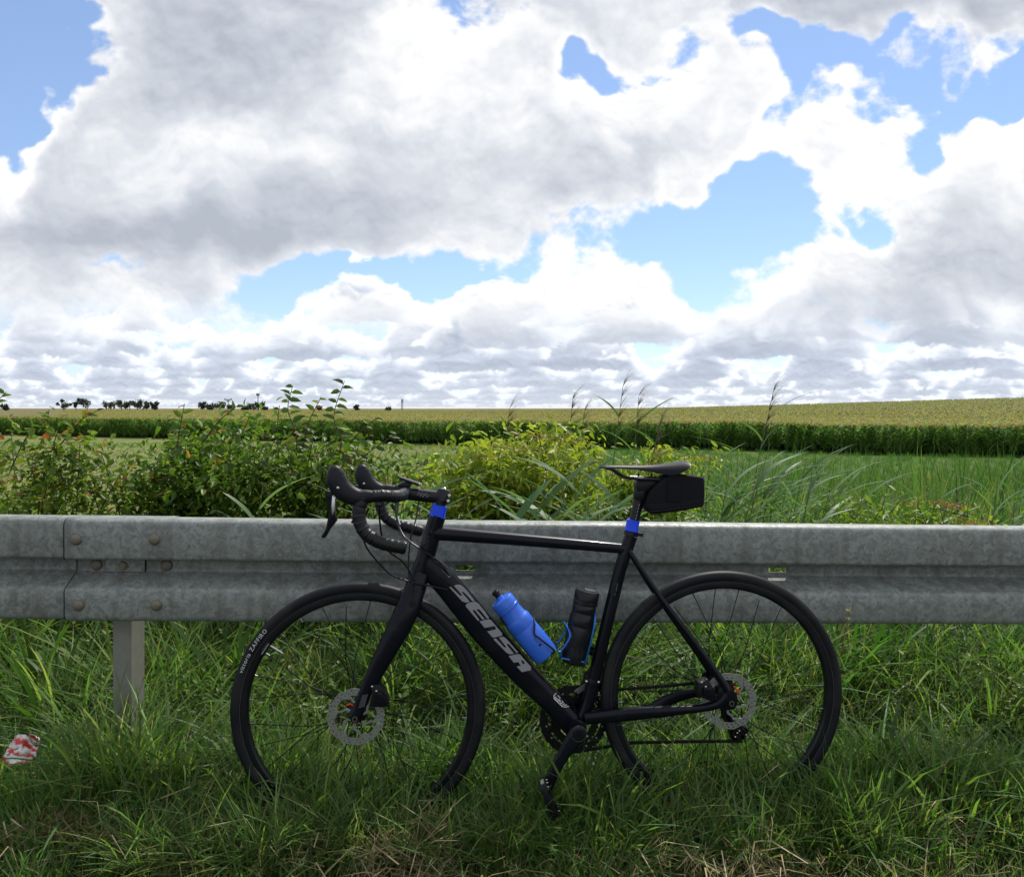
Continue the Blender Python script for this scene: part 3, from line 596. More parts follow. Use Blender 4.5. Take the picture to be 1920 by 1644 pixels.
mb = MB(); mb.sweep([(-.2520, 0, .7895), (-.2542, 0, .7800)], .0200, .0200, 28); mb.box((-.2300, -.004, .7830), (.008, .008, .0045), Matrix.Rotation(.2, 3, 'Y'))
mb.sweep([(-.227, -.016, .7830), (-.227, .012, .7830)], .0028, .0028, 10); mb.obj('seat_clamp', M['black'], bike, angle=30)
sp_ = tube('seat_post', [(-.2290, .9130, .0150), (-.2315, .8764, .0145), (-.2395, .8400, .0140), (-.2517, .7860, .0138)], 0, 1, M['black'])
mb = MB(); mb.sweep([(-.2250, 0, .9050), (-.2275, 0, .8860), (-.2290, 0, .8760)], [.0185, .0190, .0165], [.018, .0185, .016], 20, 2.5); mb.obj('post_head', M['black'], bike)
mb = MB(); mb.prism([(-.243, .9220), (-.236, .9380), (-.180, .9370), (-.178, .9280), (-.196, .9160), (-.212, .9020), (-.240, .9020)], -.018, .018)
for yy in (-.022, .022): mb.sweep([(-.236, yy, .9350), (-.205, yy, .9350), (-.178, yy, .9340)], .0062, .004, 10)
mb.sweep([(-.195, 0, .950), (-.202, 0, .905)], .003, .003, 8); mb.sweep([(-.232, 0, .950), (-.232, 0, .905)], .003, .003, 8); mb.obj('saddle_clamp', M['plastic'], bike, bevel=.002)
mb = MB()
for t in (.15, .32, .5, .68, .85): mb.box((-.2335-.0125*t+.0015, -.0147, .872-.052*t), (.0009, .0004, .0030), Matrix.Rotation(.25, 3, 'Y'))
mb.obj('post_scale', M['decal'], sp_, smooth=False)
# saddle
def saddle():
    xs = [-.3425, -.3385, -.330, -.312, -.285, -.250, -.215, -.185, -.160, -.140, -.122, -.108, -.099, -.0960]
    hw = [.006, .014, .0185, .0205, .021, .023, .029, .039, .052, .062, .068, .069, .060, .045]
    tp = [.9655, .9700, .9725, .9730, .9728, .9722, .9728, .9750, .9782, .9810, .9835, .9845, .9838, .9815]
    bt = [.9625, .9630, .9632, .9625, .9618, .9600, .9545, .9470, .9430, .9440, .9530, .9640, .9735, .9770]
    K = 16; mb = MB(); vv = []
    for x, w, t, b in zip(xs, hw, tp, bt):
        ring = []
        for k in range(K+1):
            u = -1+2*k/K; dip = -.004*math.exp(-(u/.22)**2)*(1 if -.30 < x < -.12 else .3)
            ring.append((x, w*u*(1-.06*abs(u)**6), t+dip-(t-b)*abs(u)**2.6))
        for k in range(K-1, 0, -1):
            u = -1+2*k/K; ring.append((x, w*u*.93, b+.004+(t-b-.008)*max(0, (1-abs(u)**2.2))*.85))
        vv += ring
    n = len(ring); ff = [(i*n+k, i*n+(k+1) % n, (i+1)*n+(k+1) % n, (i+1)*n+k) for i in range(len(xs)-1) for k in range(n)]
    ff += [tuple(range(n)), tuple((len(xs)-1)*n+k for k in range(n))]
    mb.add(vv, ff); o = mb.obj('saddle', M['vinyl'], bike, angle=60)
    ss = o.modifiers.new('s', 'SUBSURF'); ss.levels = 1; ss.render_levels = 1
    return o
sad = saddle()
for s in (-1, 1):
    mb = MB(); mb.sweep(smooth_path([(a, s*(.012+.010*min(1, i/3)), z) for i, (a, z) in enumerate(D['rail'])], 6), .0042 if s < 0 else .0038, None, 12); mb.obj('saddle_rail', M['plastic'], sad)
    mb = MB(); mb.sweep([(-.250, s*.0225, .9395), (-.178, s*.0225, .9375)], .0024, None, 8); mb.obj('rail_scale', M['silver'], sad)
# stem and bar
st_r = [(-.868, .8982, .0160), (-.850, .8965, .0165), (-.815, .8925, .0170), (-.785, .8888, .0172), (-.765, .8860, .0180), (-.7530, .8840, .0140)]
stem = tube('stem', st_r, 0, .9, M['black'], n=2.6)
mb = MB(); mb.sweep([(-.7627, 0, .9100), (-.7640, 0, .9045), (-.7700, 0, .8790)], [.0150, .0190, .0200], None, 24); mb.obj('stem_clamp', M['black'], stem)
mb = MB(); mb.lathe([(.006, 0), (.007, .002), (.0035, .005)], (-.7630, 0, .9095), (-.12, 0, 1), 16)
mb.lathe([(.0042, 0), (.0042, .007), (.003, .008)], (-.7490, -.012, .8935), (0, -1, 0), 12); mb.lathe([(.0042, 0), (.0042, .007), (.003, .008)], (-.7520, -.012, .8790), (0, -1, 0), 12)
mb.obj('stem_bolt', M['silver'], stem)
mb = MB()
for (sx, sz, w_) in ((-.8290, .9005, .0060), (-.8215, .8995, .0045), (-.8160, .8988, .0012), (-.8100, .8978, .0050), (-.8330, .8968, .0040), (-.8245, .8962, .0052), (-.8150, .8950, .0062), (-.8050, .8935, .0040), (-.8260, .8925, .0022), (-.8190, .8915, .0048), (-.8090, .8905, .0036)):
    mb.box((sx, -.0161, sz), (w_*.5, .0003, .0008), Matrix.Rotation(.13, 3, 'Y'))
mb.obj('stem_print', M['decal'], stem, smooth=False)
mb = MB(); mb.sweep(smooth_path([(-.868, -.045, .9015), (-.868, 0, .9015), (-.868, .045, .9015)], 4), .0158, .0158, 20, up=(1, 0, 0)); mb.obj('handlebar', M['black'], bike)
def tape_path(pts, r, ridge=.0011, pitch=.0085):
    P_ = smooth_path(pts, 24); L = 0; a = []; o = []
    # resample finely so that the wraps read
    Q = [P_[0]]
    for i in range(1, len(P_)):
        seg = P_[i]-P_[i-1]; m_ = max(1, int(seg.length/.0012))
        for k in range(1, m_+1): Q.append(P_[i-1]+seg*(k/m_))
    for i, q in enumerate(Q):
        if i: L += (q-Q[i-1]).length
        o.append(q); a.append(r+ridge*(((L/pitch) % 1.0)-.5)+.0004*math.sin(L*400))
    return o, a
DX, DZ = .006, -.013                                     # the bars are turned a little: far side sits back
for s in (-1, 1):
    ox, oz = (0, 0) if s < 0 else (DX, DZ)
    Y = .21*s
    pts = [(-.868, s*.040, .9015), (-.869, s*.095, .9020), (-.874, s*.150, .9035), (-.886, s*.187, .9060), (-.908+ox, s*.204, .9090+oz), (-.946+ox, Y, .9055+oz)]
    P_, A_ = tape_path(pts, .0148); mb = MB(); mb.sweep(P_, A_, None, 16, up=(.3, 0, 1)); mb.obj('bar_tape', M['tape'], bike)
    dr = D['bar_drop']; pts = [(-.948+ox*.5, Y, .9080+oz*.6)]+[(a+ox*.5, Y+s*.006*i/7, z+oz*.6) for i, (a, z) in enumerate(dr) if i]
    if s > 0: pts = pts[:-1]+[(-.838, Y+.006, .770)]
    P_, A_ = tape_path(pts, .0162); mb = MB(); mb.sweep(P_, A_, None, 18); gr = mb.obj('bar_tape', M['tape'], bike)
    e = Vector(P_[-1]); t_ = (Vector(P_[-1])-Vector(P_[-5])).normalized(); mb = MB(); mb.sweep([e, e+t_*.003, e+t_*.0045], [.0150, .0145, .009], None, 18); mb.obj('bar_plug', M['plastic'], gr)
    # hood
    rows = [(-.9250, .9115, .0105, .012), (-.9400, .9090, .0155, .0155), (-.9600, .9060, .0200, .018), (-.9800, .9110, .0235, .0190), (-.9960, .9215, .0250, .0195), (-1.0075, .9350, .0255, .0190), (-1.0140, .9500, .0250, .0185), (-1.0165, .9640, .0215, .0165), (-1.0180, .9760, .0150, .0125), (-1.0185, .9835, .0060, .006)]
    P_ = smooth_path([(r[0]+ox, Y, r[1]+oz) for r in rows], 5); mb = MB(); mb.sweep(P_, interp([r[2] for r in rows], 5), interp([r[3] for r in rows], 5), 22, 2.3)
    hood = mb.obj('brake_hood', M['hood'], bike)
    sm_ = hood.modifiers.new('s', 'SUBSURF'); sm_.levels = 1; sm_.render_levels = 1
    mb = MB(); mb.prism([(a+ox, z+oz) for a, z in D['lever']], Y-.0075, Y+.0075); mb.obj('brake_lever', M['frame'], hood, bevel=.003)
    mb = MB(); mb.prism([(a+ox, z+oz) for a, z in [(-1.0230, .912), (-1.0160, .905), (-1.0190, .872), (-1.0235, .862), (-1.0250, .885)]], Y-.0085, Y+.0085); mb.obj('shift_paddle', M['silver'] if s < 0 else M['black'], hood, bevel=.001)
    mb = MB(); mb.lathe([(.0034, 0), (.0034, .0015), (.001, .0022)], (-1.0074+ox*1.3, Y-.0195, .9301+oz) if s < 0 else (-1.003, Y-.0195, .914), (0, -1, 0), 16); mb.obj('hood_screw', M['silver'], hood)
# cycle computer on its bracket
mb = MB(); mb.prism([(-.8815, .9452), (-.8275, .9262), (-.8284, .9190), (-.8826, .9380)], -.022, .022); cc = mb.obj('cycle_computer', M['plastic'], bike, bevel=.0025)
mb = MB(); mb.prism([(-.870, .930), (-.862, .9315), (-.8500, .9250), (-.853, .917), (-.866, .9160), (-.884, .9170), (-.885, .924)], -.014, .014); mb.sweep([(-.868, -.012, .9015), (-.868, .012, .9015)], .0205, .0205, 24, up=(1, 0, 0)); mb.obj('computer_bracket', M['plastic'], cc, bevel=.0015)
mb = MB(); mb.lathe([(.0028, 0), (.0028, .002), (.001, .003)], (-.8292, -.0185, .9245), (.4, -1, .3), 10); mb.obj('computer_button', M['silver'], cc)
# cables
def cable(pts, r=.0024, ys=None, name='cable', m=None):
    mb = MB(); mb.sweep(smooth_path(pts, 7), r, None, 8, up=(.1, 1, .1)); return mb.obj(name, m or M['cable'], bike)
cb = D['cables']
cable([(a, y, z) for (a, z), y in zip(cb['a'], [-.20, -.17, -.14, -.11, -.085, -.07, -.06, -.05, -.045, -.034])])
cable([(a, y, z) for (a, z), y in zip(cb['b'], [.16, .12, .07, .02, -.01, -.025, -.032, -.031])], .0024)
cable([(a, y, z) for (a, z), y in zip(cb['c'], [-.15, -.12, -.10])]+[(-.905, -.09, .760), (-.870, -.06, .725), (-.850, -.05, .690), (-.8445, -.055, .640), (-.8445, -.058, .615)])
cable([(a, y, z) for (a, z), y in zip(cb['e'], [.10, .07, .04, .03, .02])], .0020)
cable([(-.9000, .165, .885), (-.905, .13, .845), (-.893, .08, .800), (-.862, .02, .772), (-.826, -.024, .752), (-.80, -.031, .737), (-.771, -.031, .712)])
mb = MB(); mb.sweep([(-.897, .085, .828), (-.889, .072, .806)], .0034, None, 10); mb.obj('cable_adjuster', M['silver'], bike)
# down tube cable port, decals
mb = MB(); mb.sweep(smooth_path(xz([(-.790, .7205), (-.769, .7085), (-.7534, .6950), (-.7450, .6830), (-.7460, .6780), (-.7520, .6790), (-.7600, .6880), (-.772, .6980)], -.0292), 5), .0012, None, 6); mb.obj('cable_port', M['greydec'], down)
for L_ in range(5):
    mb = MB(); pts = D['letters'][L_]
    if L_ == 4:
        # last letter has a small opening
        pts = [(-.591, .4644), (-.5648, .4691), (-.5587, .4664), (-.5530, .4590), (-.5579, .4524), (-.5544, .4437), (-.5510, .4410), (-.5475, .4444), (-.5527, .4523), (-.5579, .4524), (-.5530, .4590), (-.5309, .4336), (-.5318, .4258), (-.5554, .4211), (-.5693, .4353), (-.5579, .4385), (-.5649, .4482), (-.5771, .4467)]
        pts = [(a+.00015*math.sin(i*7), z+.0002*math.cos(i*5)) for i, (a, z) in enumerate(pts)]
    c0 = Vector((sum(p[0] for p in pts)/len(pts), sum(p[1] for p in pts)/len(pts)))
    mb.prism(pts, -.0300, -.0270); mb.obj('frame_letter', M['decal'], down, smooth=False)
mb = MB()
for ln in D['scribble']: mb.sweep(xz(ln, -.0302), .0011, .0009, 6)
mb.obj('frame_signature', M['white'], down)
mb = MB()
for i, ln in enumerate(D['head_logo']): mb.sweep(xz([(a+.004, z) for a, z in ln], -.0232), .0008, .0008, 6)
mb.obj('head_emblem', M['greydec'], head)
mb = MB(); mb.box((-.2960, -.0172, .6420), (.0016, .0006, .011), Matrix.Rotation(.22, 3, 'Y')); mb.box((-.3010, -.0174, .6230), (.0012, .0006, .004), Matrix.Rotation(.22, 3, 'Y')); mb.obj('seat_tube_emblem', M['greydec'], seat, smooth=False)
mb = MB()
for k in range(11):
    t = k/10; ax_, az_ = -.0900+(.0420)*t, .4960-.0550*t
    mb.box((ax_+.0015, -.0675, az_+.0012), (.0018 if k % 3 else .0010, .0004, .0011), Matrix.Rotation(.92, 3, 'Y'))
mb.obj('stay_print', M['greydec'], bike, smooth=False)
mb = MB()
for k in range(26): mb.box((-.300+k*.0062+(.006 if k > 11 else 0), -.046-.0006*k, .2790+.00068*k*1.35), (.0020, .0006, .0010), Matrix.Rotation(-.11, 3, 'Y'))
mb.obj('chainstay_print', M['greydec'], bike, smooth=False)
# wheels
def wheel(hx, hz, name_dir, rot0, rotor_r, rear=False):
    mb = MB(); mb.ring(.300, [(.0088, -.011), (.0088, .011), (.004, .0115), (-.004, .0105), (-.0090, .006), (-.0100, 0), (-.0090, -.006), (-.004, -.0105), (.004, -.0115)], seg=144)
    rim = mb.obj('wheel', M['rim'], bike, angle=30); rim.location = (hx, 0, hz)
    mb = MB(); R0 = .3255; prof = [(.0145*math.sin(a)*(.93 if math.sin(a) < 0 else .92)+(-.001), .0148*math.cos(a)) for a in np.linspace(-.62*PI+PI/2-PI*.5, 1.5*PI*.999-.0, 18)]
    prof = [(-.0165, .0095), (-.012, .0118), (-.006, .0138), (0, .0146), (.006, .0132), (.0105, .0092), (.0130, .0045), (.0136, 0), (.0130, -.0045), (.0105, -.0092), (.006, -.0132), (0, -.0146), (-.006, -.0138), (-.012, -.0118), (-.0165, -.0095)]
    mb.ring(R0, prof, seg=160); ty = mb.obj('tyre', M['rubber'], rim)
    mb = MB(); mb.ring(.3112, [(.0007, -.0130), (.0007, -.0114), (-.0005, -.0114), (-.0005, -.0130)], seg=120); mb.obj('bead_line', M['greydec'], ty)
    mb = MB(); mb.lathe([(.008, -.058), (.012, -.056), (.013, -.044), (.024, -.036), (.025, -.033), (.012, -.028), (.0105, 0), (.012, .026), (.023, .031), (.024, .034), (.012, .040), (.009, .056)], (0, 0, 0), (0, 1, 0), 24); mb.obj('hub', M['black'], rim)
    mb = MB(); mb.lathe([(.0075, 0), (.0075, .010), (.0055, .0112), (.0038, .0112), (.0036, .006)], (0, -.066, 0), (0, -1, 0), 18); mb.obj('axle_end', M['black'], rim)
    mb = MB(); mb.ring(.0058, [(.0007, -.0785), (.0007, -.0775), (-.0007, -.0775), (-.0007, -.0785)], seg=24); mb.obj('axle_end', M['silver'], rim)
    kinds = []
    for side in (-1, 1):
        for lead in (-1, 1):
            off = lead*2.05*2*PI/14*1.15
            mb = MB(); yh = side*.031; r0 = .023; a0 = off
            mb.sweep([(r0*math.cos(a0), yh, r0*math.sin(a0)), (.140*math.cos(a0*.155), yh*.52, .140*math.sin(a0*.155)), (.290, side*.002, 0)], .0013, None, 6, up=(0, 1, .01))
            me = mb.me('spoke'); me.materials.append(M['black']); kinds.append(me)
    nip = MB(); nip.sweep([(.2775, 0, 0), (.2900, 0, 0)], [.0014, .0019], None, 8); nm = nip.me('spoke_nipple'); nm.materials.append(M['dull'])
    order = [0, 2, 1, 3]
    for k in range(28):
        o = bpy.data.objects.new('spoke', kinds[order[k % 4]]); C.objects.link(o); o.parent = rim; o.rotation_euler = (0, -(rot0+k*2*PI/28), 0)
        o = bpy.data.objects.new('spoke_nipple', nm); C.objects.link(o); o.parent = rim; o.rotation_euler = (0, -(rot0+k*2*PI/28), 0)
    # brake rotor: braking band with two rows of holes, wavy rim, six bent arms
    mb = MB(); na, nr = 96, 6; R1, R2 = rotor_r-.0180, rotor_r; vv = []
    for i in range(na):
        a = 2*PI*i/na; wv = .0011*math.sin(a*12)
        for j in range(nr): t = j/(nr-1); r = R1+(R2-R1)*t+wv*(t if t > .5 else .6*(1-t)); vv.append((r*math.cos(a), -.0585, r*math.sin(a)))
    ff = []
    for i in range(na):
        for j in range(nr-1):
            if (j == 1 and i % 6 in (1, 4)) or (j == 3 and i % 6 in (2, 5)): continue
            ff.append((i*nr+j, i*nr+j+1, ((i+1) % na)*nr+j+1, ((i+1) % na)*nr+j))
    mb.add(vv, ff)
    ro = mb.obj('brake_rotor', M['dull'], rim, smooth=False); s2 = ro.modifiers.new('t', 'SOLIDIFY'); s2.thickness = .0018; s2.offset = 0
    mb = MB()
    for k in range(6):
        a = k*PI/3+.3
        def pr(r, d): return (r*math.cos(a+d), -.0585, r*math.sin(a+d))
        mb.sweep([pr(.020, 0), pr(.032, .10), pr(.040, .42), pr(.050, .46), pr(R1+.002, .80)], [.0040, .0034, .0032, .0032, .0042], .0009, 8, 5)
    mb.obj('rotor_arms', M['dull'], ro, angle=20)
    if rear:
        mb = MB(); a = .95; mb.sweep([(.014, -.0600, .040), (.021, -.0600, .027), (.024, -.0600, .0225), (.0285, -.0600, .029)], [.002, .0032, .0038, .0016], .0009, 8, 5); mb.obj('rotor_arrow', M['red'], ro)
    else:
        mb = MB(); mb.sweep([(-.006, -.0605, .030), (-.014, -.0605, .034), (-.024, -.0605, .031)], [.0016, .0022, .0016], .0009, 8, 5); mb.obj('rotor_arrow', M['red'], ro)
    mb = MB(); mb.lathe([(.006, -.0595), (.0165, -.0600), (.0170, -.0560), (.0160, -.0500)], (0, 0, 0), (0, 1, 0), 24); mb.obj('rotor_lockring', M['black'], ro)
    return rim
FH = (-.9920, .3225); RH = (0., .3405)
fw = wheel(FH[0], FH[1], 'front', .115, .0735)
rw = wheel(RH[0], RH[1], 'rear', .06, .0750, True)
va, vb_ = D['valve']
mb = MB(); mb.sweep([(va[0]-FH[0]-.006, 0, va[1]-FH[1]+.004), (va[0]-FH[0], 0, va[1]-FH[1]), (vb_[0]-FH[0], 0, vb_[1]-FH[1]), (vb_[0]-FH[0]+.004, 0, vb_[1]-FH[1]-.0025)], [.0042, .0030, .0030, .0014], None, 12); mb.obj('valve_stem', M['silver'], fw)
mb = MB(); mb.lathe([(.0052, 0), (.0052, .003), (.0035, .0045)], (va[0]-FH[0]-.005, 0, va[1]-FH[1]+.0035), (vb_[0]-va[0], 0, vb_[1]-va[1]), 14); mb.obj('valve_nut', M['silver'], fw)
def arc_text(s, r, a0, size, m, parent, name, y, da=None, out=True):
    mb = MB(); a = a0
    for ch in s:
        if ch == ' ': a -= size*.42/r; continue
        v, f, w = text_geo(ch, size)
        w0 = w; rot = a-w0/2/r-PI/2
        ca, sa = math.cos(rot), math.sin(rot); am = a-w0/2/r
        bx, bz = (r)*math.cos(am), (r)*math.sin(am)
        mb.add([(bx+(p[0]-w0/2)*ca-p[1]*sa, y, bz+(p[0]-w0/2)*sa+p[1]*ca) for p in v], f); a -= (w0+size*.12)/r
    return mb.obj(name, m, parent, smooth=False)
arc_text('vittoria ZAFFIRO', .3205, math.radians(160.8), .0150, M['white'], fw, 'tyre_lettering', -.01515)
for (rr, a_0, mm, n_) in ((.3010, 146.5, 'greydec', 9), (.2965, 148.6, 'decal', 13)):
    mb = MB()
    for k in range(n_):
        a = math.radians(a_0-k*.52); mb.box((rr*math.cos(a), -.0124, rr*math.sin(a)), (.0010, .0003, .0019 if mm == 'decal' and k % 4 else .0011), Matrix.Rotation(-a+PI/2+.3*(k % 2), 3, 'Y'))
    mb.obj('rim_label', M[mm], fw, smooth=False)
mb = MB(); mb.lathe([(.0050, 0), (.0060, .001), (.0060, .012), (.0045, .0135)], (-.7870-FH[0], -.012, .2650-FH[1]), (1, 0, -.28), 12); mb.obj('spoke_magnet', M['plastic'], fw)
# brake calipers
for pts, nm in ((D['cal_f'], 'f'), (D['cal_r'], 'r')):
    mb = MB(); mb.prism(pts, -.078, -.046); cal = mb.obj('brake_caliper', M['plastic'], bike, bevel=.003)
    c = Vector((sum(p[0] for p in pts)/len(pts), sum(p[1] for p in pts)/len(pts)))
    mb = MB(); mb.prism([(c.x+(a-c.x)*.62+.004, c.y+(z-c.y)*.55-.002) for a, z in pts], -.086, -.078); mb.obj('caliper_cover', M['frame'], cal, bevel=.002)
    for dx, dz in ((-.017, .026), (.016, .006), (.012, -.016), (-.006, .014)):
        mb = MB(); mb.lathe([(.0030, 0), (.0030, .004), (.0016, .005)], (c.x+dx, -.079, c.y+dz), (0, -1, 0), 10); mb.obj('caliper_bolt', M['silver'] if dx < 0 else M['black'], cal)
mb = MB(); mb.sweep([(-.9480, -.064, .3870), (-.9610, -.064, .3530)], .0009, None, 6); mb.obj('cable', M['silver'], bike)
# cranks, rings, pedals
BB = Vector((-.4075, 0, .2705))
def crank(side):
    if side < 0:
        rows = D['crank']; p = [(a, -.077-.002*i, z) for i, (a, z, w) in enumerate(rows)]; p = [(BB.x-.004, -.075, BB.z+.004)]+p[1:]
        mb = MB(); mb.sweep(smooth_path(p, 6), interp([.0225, .0205, .0160, .0150, .0158, .0120], 6), interp([.010, .0085, .0075, .007, .0075, .006], 6), 18, 3); c = mb.obj('crank_arm', FR, bike)
        mb = MB(); mb.lathe([(.021, 0), (.021, .004), (.0185, .0055), (.0085, .0055), (.0080, .001), (.001, .001)], (BB.x-.003, -.083, BB.z+.004), (0, -1, 0), 24); mb.obj('crank_cap', M['black'], c)
        mb = MB(); mb.ring(.0200, [(.0007, -.0889), (.0007, -.0880), (-.0007, -.0880), (-.0007, -.0889)], o=(BB.x-.003, 0, BB.z+.004), seg=40); mb.obj('crank_trim', M['greydec'], c)
        mb = MB(); mb.lathe([(.0036, 0), (.0036, .004), (.002, .0048)], (BB.x+.018, -.083, BB.z-.004), (.4, -1, -.2), 10); mb.obj('crank_bolt', M['silver'], c)
        return c, Vector((-.4945, -.10, .1300))
    a = Vector((.081, 0, .151)); a *= .1725/a.length
    q = BB+a; mb = MB(); mb.sweep([(BB.x, .073, BB.z), (BB.x+a.x*.5, .078, BB.z+a.z*.5), (q.x, .082, q.z)], [.020, .0145, .013], [.010, .008, .007], 16, 3); c = mb.obj('crank_arm', FR, bike)
    return c, Vector((q.x, .10, q.z))
def pedal(ctr, side, tilt):
    rot = Matrix.Rotation(tilt, 3, 'Y'); mb = MB()
    mb.sweep([ctr-Vector((0, side*.02, 0)), ctr+Vector((0, side*.050, 0))], .0065, None, 10, up=(1, 0, 0))
    p0 = ctr+Vector((0, side*.030, 0))
    mb.box(p0, (.012, .030, .011), rot)
    for d in (-1, 1):
        mb.box(p0+rot @ Vector((d*.034, 0, 0)), (.0045, .032, .010), rot)
    for e in (-1, 1): mb.box(p0+rot @ Vector((0, e*.029, 0)), (.036, .0035, .007), rot)
    o = mb.obj('pedal', M['plastic'], bike, bevel=.0015)
    mb = MB()
    for d in (-1, 1):
        for e in (-.6, .2, .8): mb.lathe([(.0016, 0), (.0016, .004)], p0+rot @ Vector((d*.034, e*.028, .010)), rot @ Vector((0, 0, 1)), 6)
        mb.box(p0+rot @ Vector((d*.0392, -.012*side, 0)), (.0006, .012, .0045), rot)
    mb.obj('pedal_pins', M['silver'], o); return o
cl, pc = crank(-1); pedal(pc, -1, 1.15)
cr, pc2 = crank(1); pedal(pc2, 1, .4)
def toothed(name, r, teeth, y, t, m, parent, ctr, hole=.62):
    mb = MB(); n = teeth*4; vv = []
    for k in range(n):
        a = 2*PI*k/n; ro = r+(.0018 if k % 4 in (1, 2) else -.0022)
        for rr, yy in ((ro, y), (r*hole if hole > .3 else .008, y), (r*hole if hole > .3 else .008, y+t), (ro, y+t)): vv.append((ctr[0]+rr*math.cos(a), yy, ctr[1]+rr*math.sin(a)))
    ff = [(k*4+i, k*4+(i+1) % 4, ((k+1) % n)*4+(i+1) % 4, ((k+1) % n)*4+i) for k in range(n) for i in range(4)]
    mb.add(vv, ff); return mb.obj(name, m, parent, smooth=False)
RC = (-.4040, .2620)
big = toothed('chainring', .0930, 46, .044, .003, M['plastic'], cr, RC, .80)
toothed('chainring', .0685, 34, .037, .003, M['chain'], cr, RC, .70)
mb = MB()
for k in range(4):
    a = .35+k*PI/2; mb.sweep([(RC[0], .046, RC[1]), (RC[0]+.052*math.cos(a), .046, RC[1]+.052*math.sin(a)), (RC[0]+.080*math.cos(a), .046, RC[1]+.080*math.sin(a))], [.016, .012, .010], .003, 10, 3)
mb.obj('chainring_spider', M['plastic'], cr)
mb = MB()
for k in range(14):
    a = .2+k*2*PI/14; mb.lathe([(.0028, 0), (.0028, .003), (.001, .0035)], (RC[0]+.080*math.cos(a), .0435, RC[1]+.080*math.sin(a)), (0, -1, 0), 8)
mb.obj('ring_bolts', M['dull'], big)
# cassette
for i, r in enumerate((.020, .024, .028, .032, .036, .0405, .046)): toothed('sprocket', r, int(r*2*PI/.0127), .052-.0042*i, .0016, M['chain'], rw, (0, 0), .6)
mb = MB(); mb.lathe([(.012, .018), (.030, .020), (.034, .024), (.030, .050), (.014, .056)], (0, 0, 0), (0, 1, 0), 28); mb.obj('cassette_body', M['chain'], rw)
# rear derailleur
mb = MB(); mb.prism([(.036, .3010), (.022, .2980), (.028, .250), (.040, .2290), (.088, .2250), (.1010, .2150), (.0890, .1900), (.060, .1850), (.048, .1880), (.040, .215)], .060, .078)
rd = mb.obj('rear_derailleur', M['plastic'], bike, bevel=.004)
for (px, pz) in ((.062, .2110), (.074, .2000)): toothed('jockey_wheel', .0150 if px < .07 else .0120, 11, .050, .003, M['chain'], rd, (px, pz), .2)
mb = MB(); mb.prism([(.028, .300), (.012, .330), (.004, .335), (.012, .300)], .066, .072); mb.obj('derailleur_hanger', M['black'], rd)
for (px, pz) in ((.0660, .2180), (.0545, .2010), (.0860, .2060), (.0600, .2120)):
    mb = MB(); mb.lathe([(.0026, 0), (.0026, .003), (.001, .004)], (px, .0495, pz), (0, -1, 0), 8); mb.obj('derailleur_bolt', M['silver'], rd)
cable([(-.20, .062, .3300), (-.05, .066, .3300), (.04, .070, .3260), (.075, .074, .290), (.084, .074, .245), (.080, .072, .222)], .0023)
# front derailleur
mb = MB(); mb.prism([(-.382, .395), (-.352, .402), (-.336, .392), (-.331, .356), (-.345, .330), (-.360, .338), (-.366, .362)], .022, .044); fd = mb.obj('front_derailleur', M['plastic'], bike, bevel=.003)
mb = MB(); mb.sweep([(-.3985, .040, .340), (-.360, .041, .3640), (-.325, .043, .355), (-.300, .046, .330)], .0075, .0012, 8, 5); mb.obj('chain_guide', M['dull'], fd)
mb = MB(); mb.sweep([(-.3562, 0, .3920), (-.3590, 0, .3810)], .0208, .0208, 20)
mb.obj('derailleur_band', M['black'], fd)
for (px, pz, py) in ((-.3480, .3885, -.024), (-.3395, .3840, .010), (-.3790, .3870, -.012), (-.3390, .3440, .020)):
    mb = MB(); mb.lathe([(.0034, 0), (.0034, .004), (.0015, .005)], (px, py, pz), (0, -1, 0), 10); mb.obj('derailleur_bolt', M['silver'], fd)
# chain
def chain():
    pts = []
    up_ = [(-.385, .3535), (-.2789, .3440), (-.1731, .3500), (-.059, .3590), (-.006, .3720)]
    lo_ = [(.074, .1880), (.060, .1880), (-.0668, .1905), (-.2399, .1915), (-.3700, .1740)]
    ya, yc = .0455, .0380
    P_ = [Vector((a, ya+(yc-ya)*(a+.385)/.38, z)) for a, z in up_]
    for k in range(1, 8):
        a = PI/2*1.02-k*PI/8; P_.append(Vector((.0330*math.cos(a), yc, .3400+.0330*math.sin(a))))
    P_ += [Vector((.052, .048, .236)), Vector((.077, .051, .224)), Vector((.058, .051, .205)), Vector((.072, .051, .1880))]
    P_ += [Vector((a, ya+.005, z)) for a, z in lo_[1:]]
    for k in range(1, 12):
        a = -PI/2+.12-k*PI/11.5; P_.append(Vector((RC[0]+.0935*math.cos(a), ya, RC[1]+.0935*math.sin(a))))
    P_.append(P_[0])
    mb = MB(); acc = 0; nxt = 0; n = 0
    for i in range(len(P_)-1):
        a, b = P_[i], P_[i+1]; L = (b-a).length; t = (b-a)/max(L, 1e-6)
        while nxt <= acc+L:
            p = a+t*(nxt-acc); ang = math.atan2(t.z, t.x); R3 = Matrix.Rotation(-ang, 3, 'Y'); w = .0030 if n % 2 else .0022
            for s in (-1, 1): mb.box(p+R3 @ Vector((0, s*w, 0)), (.0072, .0005, .0040 if n % 2 else .0034), R3)
            mb.box(p, (.0024, .0024, .0024), R3)
            nxt += .0127; n += 1
        acc += L
    return mb.obj('chain', M['chain'], bike, smooth=False)
chain()
